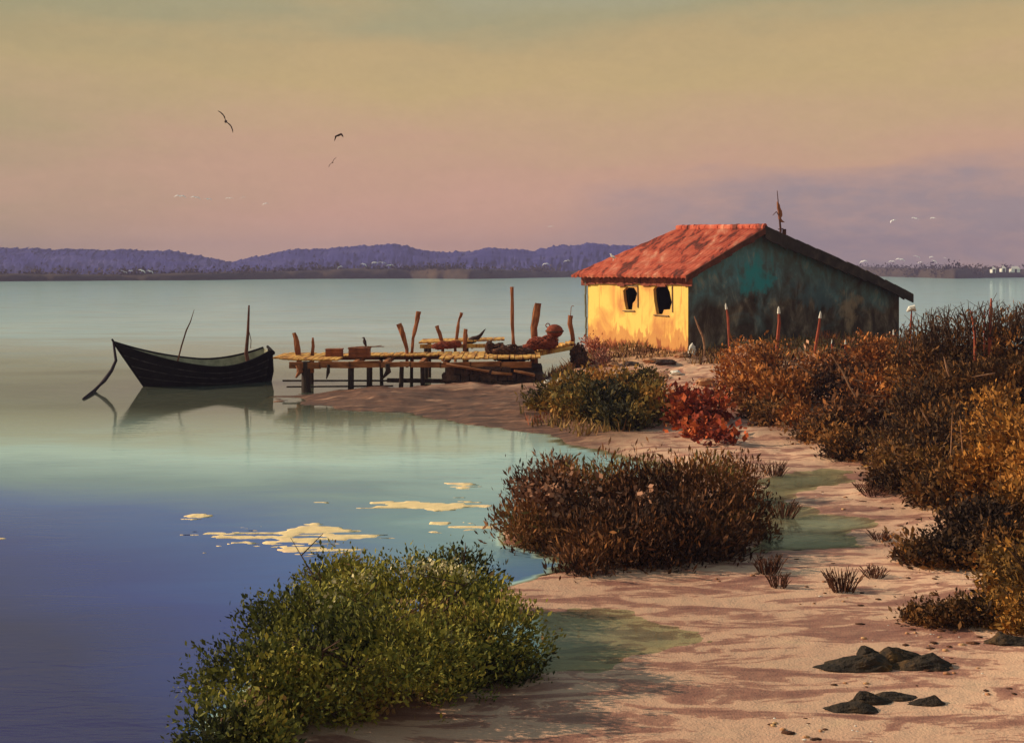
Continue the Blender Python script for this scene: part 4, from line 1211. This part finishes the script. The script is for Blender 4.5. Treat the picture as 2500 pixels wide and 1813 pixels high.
shrub('olive_brown_shrub', 'dark olive brown shrub between the tall thicket and the sand', [(2200, 1130, 70, 55, .5), (2290, 1150, 90, 60, 0), (2370, 1180, 80, 60, -.2), (2180, 1165, 50, 35, -.4), (2310, 1200, 80, 35, -.8)], 20, 20000, 0.085, OD[:3] + [(.6, (0.22, 0.11, 0.025))], stems=10, cl=.9, group=SCR)
shrub('low_dark_shrub', 'low dark shrub spreading over the sand on the right', [(2380, 1290, 90, 60, 0), (2450, 1330, 80, 50, -.2), (2290, 1350, 90, 24, -.8), (2370, 1355, 70, 30, -.8)], 15.8, 17000, 0.07, OD, stems=10, cl=1.2, group=SCR)
shrub('ochre_shrub', 'olive ochre shrub cut by the right edge above the dark rocks', [(2470, 1400, 70, 60, 0), (2540, 1420, 90, 90, 0), (2440, 1480, 60, 40, -.3), (2510, 1500, 70, 40, -.4)], 13.6, 14000, 0.06, [(1, (0.08, 0.045, 0.015)), (1, (0.20, 0.10, 0.022)), (1, (0.42, 0.19, 0.038))], stems=10, cl=1.4, group=SCR)
shrub('low_dark_shrub', 'flat dark shrub creeping left from the olive ochre shrub', [(2300, 1505, 50, 18, 0), (2370, 1500, 60, 24, 0), (2240, 1508, 28, 10, 0)], 13.4, 6000, 0.055, OD[:3], stems=7, cl=1.6, group=SCR)
shrub('low_dark_shrub', 'dark weedy scrub at the top of the sandy path', [(1900, 1015, 60, 24, 0), (2000, 1050, 80, 28, -.8), (1850, 1000, 40, 18, .5), (2070, 1090, 60, 30, -2)], 27, 9000, 0.09, OD, stems=8, cl=.9, group=SCR)
WH = [(1, (0.70, 0.66, 0.52)), (1, (0.55, 0.50, 0.36))]
shrub('white_flowers', 'cluster of white flower heads in front of the dark gable wall', [(1775, 828, 16, 12, 0), (1797, 832, 10, 9, 0), (1763, 842, 8, 6, 0)], 41.2, 500, 0.09, WH, stems=6, cl=2, cat='flowers', elong=1.3, gap=-.9)
TW = [(1, (0.16, 0.075, 0.035)), (1, (0.26, 0.13, 0.06)), (.6, (0.09, 0.04, 0.02))]


def tuft(px, py, wpx, hpx, label, n=70):
    b = at(px, py)
    m_ = MB()
    k_ = b.y / F
    for k in range(n):
        a = random.uniform(-1, 1)
        x0 = a * wpx * .25 * k_; dy = random.uniform(-.3, .3) * wpx * k_
        ln = hpx * k_ * random.uniform(.5, 1.1)
        p0 = b + Vector((x0, dy, -.02)); p2 = b + Vector((x0 + a * wpx * .28 * k_ + random.uniform(-.03, .03), dy * 1.3, ln))
        p1 = p0.lerp(p2, .55) + Vector((0, 0, ln * .12))
        m_.tube([p0, p1, p2], [.006, .005, .003], 4)
        if k % 2:
            m_.tube([p1, p1 + Vector((random.uniform(-.06, .06), random.uniform(-.04, .04), .06))], [.004, .006], 4)
    o = link('dry_tuft', m_, M_net, b)
    return tag(o, label, 'dry grass', 'dry grass tufts on the sand')


tuft(1875, 1398, 80, 42, 'small dry brown tuft on the sand below the brown shrub')
tuft(1900, 1432, 60, 34, 'faint brown tuft just below the smaller sand tuft', 40)
tuft(2055, 1440, 90, 52, 'larger dry twiggy tuft in the middle of the pale sand')
tuft(2130, 1408, 70, 26, 'low dry tuft right of the larger twiggy tuft', 40)
tuft(2130, 1205, 90, 24, 'dry stubble on the sand tongue between the two pools', 70)
tuft(2150, 1318, 60, 22, 'dark stubble on the pale sand left of the low dark shrub', 40)
tuft(1890, 1160, 70, 34, 'dark weed tuft at the upper pool edge right of the brown shrub', 60)
tuft(1910, 1260, 90, 40, 'dark weed tuft at the lower pool edge right of the brown shrub', 70)

# reeds and twigs on the skyline of the thicket
m_ = MB()
for k in range(130):
    px = random.uniform(2205, 2520)
    top = interp(px, [(2200, 805), (2240, 785), (2330, 765), (2420, 760), (2520, 762)]) - random.uniform(0, 28)
    a = pt(px + random.uniform(-30, 30), top + 70, 26.5); b = pt(px, top, 26.5 + random.uniform(-.8, .8))
    m_.tube([a, a.lerp(b, .6) + Vector((random.uniform(-.05, .05), 0, .04)), b], [.012, .008, .004], 4)
    if k % 3 == 0:
        m_.tube([b.lerp(a, .3), b + Vector((random.choice((-1, 1)) * random.uniform(.1, .4), 0, .02))], [.006, .003], 4)
o = link('bare_twigs', m_, M_branch, pt(2360, 820, 26.5))
tag(o, 'bare dark twigs sticking up along the top of the tall thicket', 'twigs', kind='stuff')

# pale sticks lying in the brambles
STICKS = [([(1918, 870), (1950, 893), (1974, 910)], 29.5, 5, 'pale stick slanting down at the left of the brambles'), ([(2032, 870), (2056, 905), (2075, 945), (2100, 985)], 28.5, 6, 'longest pale stick slanting down through the orange brambles'),
          ([(2066, 920), (2090, 928), (2112, 931)], 28.6, 4, 'short pale stick crossing the longest one near its middle'), ([(2098, 962), (2130, 967), (2150, 966)], 27.5, 3.5, 'level pale stick beside the lower end of the longest one'),
          ([(2124, 942), (2160, 954)], 27.6, 3, 'tiny pale stick above the level one'), ([(2304, 870), (2312, 900)], 23, 8, 'grey upright stick in the tall thicket'), ([(2246, 995), (2260, 1020)], 20.5, 6, 'grey short stick low in the tall thicket'),
          ([(2325, 1010), (2322, 1090)], 19.8, 4, 'left of two pale stems above the golden shrub'), ([(2343, 1015), (2349, 1090)], 19.8, 4, 'right of two pale stems above the golden shrub'), ([(2375, 920), (2410, 914)], 22.5, 6, 'level grey twig high in the tall thicket')]
for pts, Ys, wpx, lab in STICKS:
    P = [pt(*p, Ys) for p in pts]
    wpx *= 0.75
    P.append(P[-1] + (P[-1] - P[-2]).normalized() * .15)
    o = link('fallen_stick', MB().tube(P, [wpx * .2 * Ys / F] + [wpx * .45 * Ys / F] * (len(P) - 2) + [wpx * .2 * Ys / F], 6, .15), M_stick, P[-1])
    tag(o, lab, 'stick', 'pale sticks in the brambles')

# ------------------------------------------------------------------ fence posts and small things on the bank
FP = [([(1772, 744), (1777, 775), (1780, 835)], 6, 42.0, 'red post with white tip near the left of the gable wall', 1), ([(1901, 752), (1902, 790), (1896, 850)], 8, 40.5, 'red post with white tip below the turquoise patch', 1),
      ([(2003, 764), (1999, 800), (1990, 850)], 7, 40.0, 'red and white leaning post, tallest before the gable wall', 1), ([(1695, 772), (1706, 800), (1716, 822), (1720, 845)], 5, 42.5, 'slanting bare stick at the left corner of the gable wall', 0),
      ([(2226, 755), (2224, 790), (2222, 830)], 6, 33.0, 'thin red post with a white cap right of the hut', 2), ([(2420, 728), (2419, 760), (2416, 810)], 8, 27.4, 'sharp red post on top of the tall thicket', 0),
      ([(2404, 752), (2404, 775), (2403, 810)], 3.5, 27.4, 'thin red post beside the sharp one on the thicket', 0), ([(2370, 758), (2376, 785), (2380, 820)], 7, 27.4, 'stubby orange red post left of the sharp one on the thicket', 0),
      ([(2181, 806), (2182, 820), (2183, 850)], 4, 38.0, 'short white tipped peg at the right corner of the hut', 1), ([(2031, 832), (2031, 840), (2031, 860)], 4, 37.0, 'tiny white tipped peg, left of two before the gable wall', 1), ([(2064, 832), (2064, 842), (2064, 860)], 4, 37.0, 'tiny white tipped peg, right of two before the gable wall', 1)]
for pts, wpx, Yf, lab, tip in FP:
    P = [pt(*p, Yf) for p in pts]
    gzv = H(P[-1].x, P[-1].y)
    P.append(Vector((P[-1].x, P[-1].y, min(P[-1].z - .2, gzv - .15))))
    r_ = wpx / 2 * Yf / F
    root = empty('stake', P[-1], lab, 'stake', 'stakes on the bank')
    part('shaft', MB().tube(P, [r_ * .45] + [r_] * (len(P) - 1), 7, .12), M_postred if 'red' in lab or 'peg' in lab else M_stick, root)
    if tip == 1:
        q1 = P[0] + Vector((0, 0, -.02)); q2 = P[0].lerp(P[1], .35 if wpx > 5 else .8)
        part('white_tip', MB().tube([P[0] + Vector((0, 0, .06)), q1, q2], [r_ * .2, r_ * .75, r_ * 1.12], 7), M_white, root)
    if tip == 2:
        part('white_cap', MB().tube([P[0] + Vector((-.13, 0, -.06)), P[0] + Vector((-.05, 0, .02)), P[0] + Vector((.04, 0, .05)), P[0] + Vector((.11, 0, -.05))], [.02, .075, .085, .02], 8), M_white, root)

# loose stones round the hut foot
RUB = [(1500, 848, 16, 7, 42.3, 0), (1540, 852, 22, 8, 42.0, 1), (1590, 846, 20, 7, 42.4, 0), (1625, 850, 24, 8, 41.8, 1), (1665, 846, 18, 8, 42.6, 0), (1560, 872, 22, 9, 40.2, 0), (1610, 880, 20, 8, 39.5, 0), (1690, 838, 9, 16, 43.0, 2),
       (1480, 842, 14, 9, 42.6, 0), (1650, 870, 14, 7, 40.0, 2), (1720, 890, 22, 10, 37.5, 0), (1745, 925, 26, 10, 35, 0), (1370, 915, 9, 7, 39.5, 2), (1335, 918, 7, 5, 39.6, 2)]
for k, (px, py, rx, rz, Ys, c_) in enumerate(RUB):
    c = pt(px, py, Ys)
    m_ = MB().blob(c, (rx * Ys / F, rx * .8 * Ys / F, rz * Ys / F), .4, 1.3, 3, k)
    gzv = H(c.x, c.y)
    dzv = c.z - gzv - rz * Ys / F * .55
    m_.v = [(x, y, z - dzv) for x, y, z in m_.v]
    o = link('stone', m_, [M_rubble, M_stone_dark, M_white][c_], (c.x, c.y, gzv))
    tag(o, ['ochre stone', 'dark stone', 'whitish stone'][c_] + ' lying ' + ('at the foot of the yellow wall' if py < 860 and px < 1700 else 'beside the stone quay' if px < 1400 else 'on the sandy slope before the hut'), 'stone', 'stones round the hut')

# dark rocks on the foreground sand
ROCKS = [([(2100, 1612, 58, 26, 10), (2135, 1595, 34, 26, 10)], 'dark wedge shaped rock, left of the pair on the near sand'), ([(2205, 1595, 46, 30, 12), (2250, 1612, 50, 22, 10), (2290, 1625, 26, 12, 6)], 'larger dark slab rock, right of the pair on the near sand'),
         ([(2075, 1722, 44, 16, 6), (2130, 1700, 34, 20, 8)], 'low dark rock nearest the bottom edge, left one of three'), ([(2195, 1695, 40, 12, 6)], 'flat thin rock in the middle of the three lowest'), ([(2265, 1706, 30, 16, 6)], 'small dark rock, right one of the three lowest'),
         ([(2475, 1556, 40, 17, 8), (2510, 1560, 30, 15, 8)], 'dark rock cut by the right edge of the view')]
for k, (lumps, lab) in enumerate(ROCKS):
    m_ = MB()
    for j, (px, py, rx, rz, _) in enumerate(lumps):
        g_ = at(px, py + rz * .75)
        s_ = g_.y / F
        a, h_ = rx * 1.7 * s_, rz * 2.5 * s_
        sg = 1 if (k + j) % 2 == 0 else -1
        bm_ = MB().blob((0, 0, 0), (1, 1, 1), .22, 1.5, 4, k * 3 + j)
        for (x, y, z) in bm_.v:
            x2, y2 = max(-1, min(1, x)), y
            wedge = 0.30 + 0.70 * max(0, 1 - abs(x2 - .45 * sg) / (1.45 if x2 * sg < .45 else .62)) ** 1.1
            ch = 0.05 * mnoise.cell(Vector((x * 3, y * 3, z * 3)))
            m_.v.append(tuple(g_ + Vector((x * a, y * rx * .75 * s_ + rx * .2 * s_, (z * .5 + .12 + ch) * h_ * wedge - .02))))
        o_ = len(m_.v) - len(bm_.v)
        m_.f += [tuple(q_ + o_ for q_ in f) for f in bm_.f]
    o = link('dark_rock', m_, M_rock, g_)
    tag(o, lab, 'rock', 'dark rocks on the near sand')

# white cottages on the far shore, right edge
for px, py, wpx, lab in ((2424, 662, 11, 'tiny white cottage on the far bank, leftmost of three'), (2448, 660, 12, 'white cottage on the far bank, middle of three at the right edge'), (2477, 661, 26, 'longest white cottage on the far bank at the right edge')):
    Yc = 590
    b = pt(px, py + 4, Yc); wd = wpx * .8 * Yc / F; hh = 1.7
    hs = empty('cottage', b, lab, 'cottage', 'white cottages on the far bank')
    part('walls', MB().box(b + Vector((0, 0, hh / 2)), (wd, 3, hh)), M_white, hs)
    part('gable_roof', MB().prism([b + Vector((-wd / 2 - .2, -1.7, hh + .01)), b + Vector((wd / 2 + .2, -1.7, hh + .01)), b + Vector((wd / 2 - .6, 0, hh + 1.2)), b + Vector((-wd / 2 + .6, 0, hh + 1.2))], (0, 0.1, 0.12)), M_white, hs)
    part('door', MB().box(b + Vector((0, -1.52, .8)), (.9, .06, 1.6)), M_wood_dark, hs)

# far woods: one mass of crowns over a low ridge on the other shore
M_far_wood = mottled("haze_blue_wood", [(0.32, (0.026, 0.030, 0.15)), (0.5, (0.048, 0.052, 0.21)), (0.68, (0.10, 0.095, 0.24))], 0.035, (1, 1, 1.5), bstr=0.0, spec=0.0, rough=1.0)  # blue of the distance haze put into the base colour
mb = MB(); vs = []
pxs = np.linspace(-880, 1690, 1300)
NK = 26
tt_ = np.linspace(0, 1, NK)
prof = [(0.30 * a ** 1.5, math.sin(min(a / .62, 1) * math.pi / 2) ** .8 if a < .62 else math.cos((a - .62) / .38 * math.pi / 2)) for a in tt_]
big = 1 + 0.16 * fbm(pxs * .012, pxs * 0 + 1.3, oct=3, seed=12)
for i, px in enumerate(pxs):
    top = ((HOR - interp(px, WOODTOP)) * 1000 / F) * big[i] * 0.93 + CAMZ
    if px > 1560: top *= max(0.02, (1690 - px) / 130)
    for k, (dd, hh) in enumerate(prof):
        yy = 900 * (1 + dd)
        q_ = Vector((px * .075, k * .55, 0))
        crown = (mnoise.fractal(q_, .8, 2.0, 4) * 1.9 + .8 * abs(mnoise.noise(q_ * 2.3))) * min(1, hh * 3) * min(1, max(top, .3) / 8)
        vs.append(((px - 1250) * yy / F, yy + crown * 6, max(top, .3) * hh + crown - (.2 if hh < .01 else 0)))
n_ = len(prof)
mb.add(vs, [(i * n_ + k, (i + 1) * n_ + k, (i + 1) * n_ + k + 1, i * n_ + k + 1) for i in range(len(pxs) - 1) for k in range(n_ - 1)])
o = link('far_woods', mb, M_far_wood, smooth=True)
tag(o, 'wood along the far shore of the lagoon, coloured blue violet for distance haze', 'woods', kind='stuff')
# ragged scrub along the crest of the far bank
fl = []
for k in range(420):
    px = random.uniform(-700, 2900)
    if 1440 < px < 2060: continue
    Y0 = CAMZ * F / (interp(px, WATERLINE) - HOR) * 1.03
    top = CAMZ - (interp(px, BANKTOP) - HOR) * Y0 / F
    rz = max(top * random.uniform(.3, .6), .4)
    fl.append((((px - 1250) * Y0 / F, Y0, top * random.uniform(.45, .72)), (rz * random.uniform(1.5, 4), rz, rz)))
v, c = leaves(fl, 26000, 1.0, [(1, (0.030, 0.020, 0.013)), (1, (0.055, 0.038, 0.022)), (.8, (0.10, 0.065, 0.032))], 901, elong=1.6, cl=.05, gap=-2, zmin=0.0, shell=(.3, 1.0))
o = foliage_obj('far_scrub', v, c, None, (0, 0, 0))
tag(o, 'dark brown scrub along the low far bank', 'scrub', kind='stuff')

# dry grass and litter over the earthy bank
g_ = np.random.default_rng(77)
N0 = 90000
gx = g_.uniform(0, 26, N0); gy = g_.uniform(10, 52, N0)
sl_ = np.zeros(N0)
for cx, cy, rx, ry, a in SOILS:
    sl_ = np.maximum(sl_, a * gauss(gx, gy, cx, cy, rx, ry))
sl_ = np.clip(sl_ - 1.0 * (gauss(gx, gy, 4.6, 31, 1.3, 6) + gauss(gx, gy, 5.2, 37, 1.2, 5)), 0, 1) + 0.35 * fbm(gx * .7, gy * .7, oct=3, seed=4)
# keep clear of the inside of the hut
rel = np.stack([gx - C0.x, gy - C0.y]); tt = rel[0] * d1.x + rel[1] * d1.y; ss_ = rel[0] * d2.x + rel[1] * d2.y
gz_ = height(gx, gy)
ok = (sl_ > 0.42) & ~((tt > -.1) & (tt < L + .1) & (ss_ > -.1)) & (gz_ > 0.06) & (np.abs(gx / gy) < .6)
gx, gy, gz_ = gx[ok][:26000], gy[ok][:26000], gz_[ok][:26000]
n = len(gx)
hgt = g_.uniform(.08, .38, n) * (0.6 + .4 * (fbm(gx * .9, gy * .9, oct=2, seed=8) > 0))
lean = g_.normal(size=(n, 2)) * 0.35
base_ = np.stack([gx, gy, gz_ - .02], 1); tip_ = base_ + np.stack([lean[:, 0] * hgt, lean[:, 1] * hgt, hgt], 1)
sd_ = g_.normal(size=(n, 3)) * np.array([1, .4, 0]); sd_ /= np.linalg.norm(sd_, axis=1)[:, None]
wd_ = (g_.uniform(.012, .035, n))[:, None]
v = np.stack([base_ - sd_ * wd_, base_ + sd_ * wd_, tip_ + sd_ * wd_ * .2, tip_ - sd_ * wd_ * .2], 1)
pal_ = np.array([(0.07, 0.035, 0.016), (0.16, 0.075, 0.026), (0.30, 0.15, 0.045), (0.42, 0.25, 0.09), (0.12, 0.085, 0.025), (0.30, 0.10, 0.05)])
c = pal_[np.clip(((0.5 + .9 * fbm(gx * .5, gy * .5, oct=3, seed=6)) * 6 + g_.normal(size=n) * .9).astype(int), 0, 5)]
o = foliage_obj('dry_grass', v, c, None, (0, 0, 0))
tag(o, 'dry ochre and brown grass over the earthy bank', 'grass', kind='stuff')

# pebbles, shell bits and weed scraps on the sand
px_ = g_.uniform(300, 2600, 2600); py_ = g_.uniform(1130, 1850, 2600)
Yp = CAMZ * .93 * F / (py_ - HOR); Xp = (px_ - 1250) * Yp / F
zp = height(Xp, Yp)
cluster = fbm(Xp * .8, Yp * 1.2, oct=4, seed=61)
ok = (zp > 0.02) & (cluster > -0.02) & (sdist(LAND, Xp, Yp) > 0)
Xp, Yp, zp = Xp[ok], Yp[ok], zp[ok]
for nm, lab, sel, mt, rr, fl_ in (('pebbles', 'small scattered pebbles on the sand', 0, M_rubble, (.010, .030), .6), ('shell_bits', 'pale broken shells scattered on the sand', 1, M_white, (.006, .016), .35), ('weed_scraps', 'dark scraps of dried weed on the sand', 2, M_net, (.012, .05), .22)):
    m_ = MB()
    for i in range(sel, len(Xp), 3):
        r_ = random.uniform(*rr)
        m_.blob((Xp[i], Yp[i], zp[i] + r_ * fl_ * .4), (r_ * random.uniform(.8, 1.8), r_, r_ * fl_), .35, 1.7, 1, i)
    o = link(nm, m_, mt, (0, 0, 0), smooth=True)
    tag(o, lab, nm.replace('_', ' '), kind='stuff')

# evening air over the lagoon
hz, t = material("evening_haze")
pv = t.n('ShaderNodeVolumePrincipled', {'Color': (0.38, 0.35, 0.62, 1), 'Density': 0.00062, 'Anisotropy': 0.0})
t.n('ShaderNodeOutputMaterial', {'Volume': pv.outputs[0]})
o = link('haze', MB().box((0, 590, 14), (2600, 1240, 34)), hz, (0, 590, 14))
tag(o, 'thin violet evening haze over the lagoon', 'haze', kind='stuff')
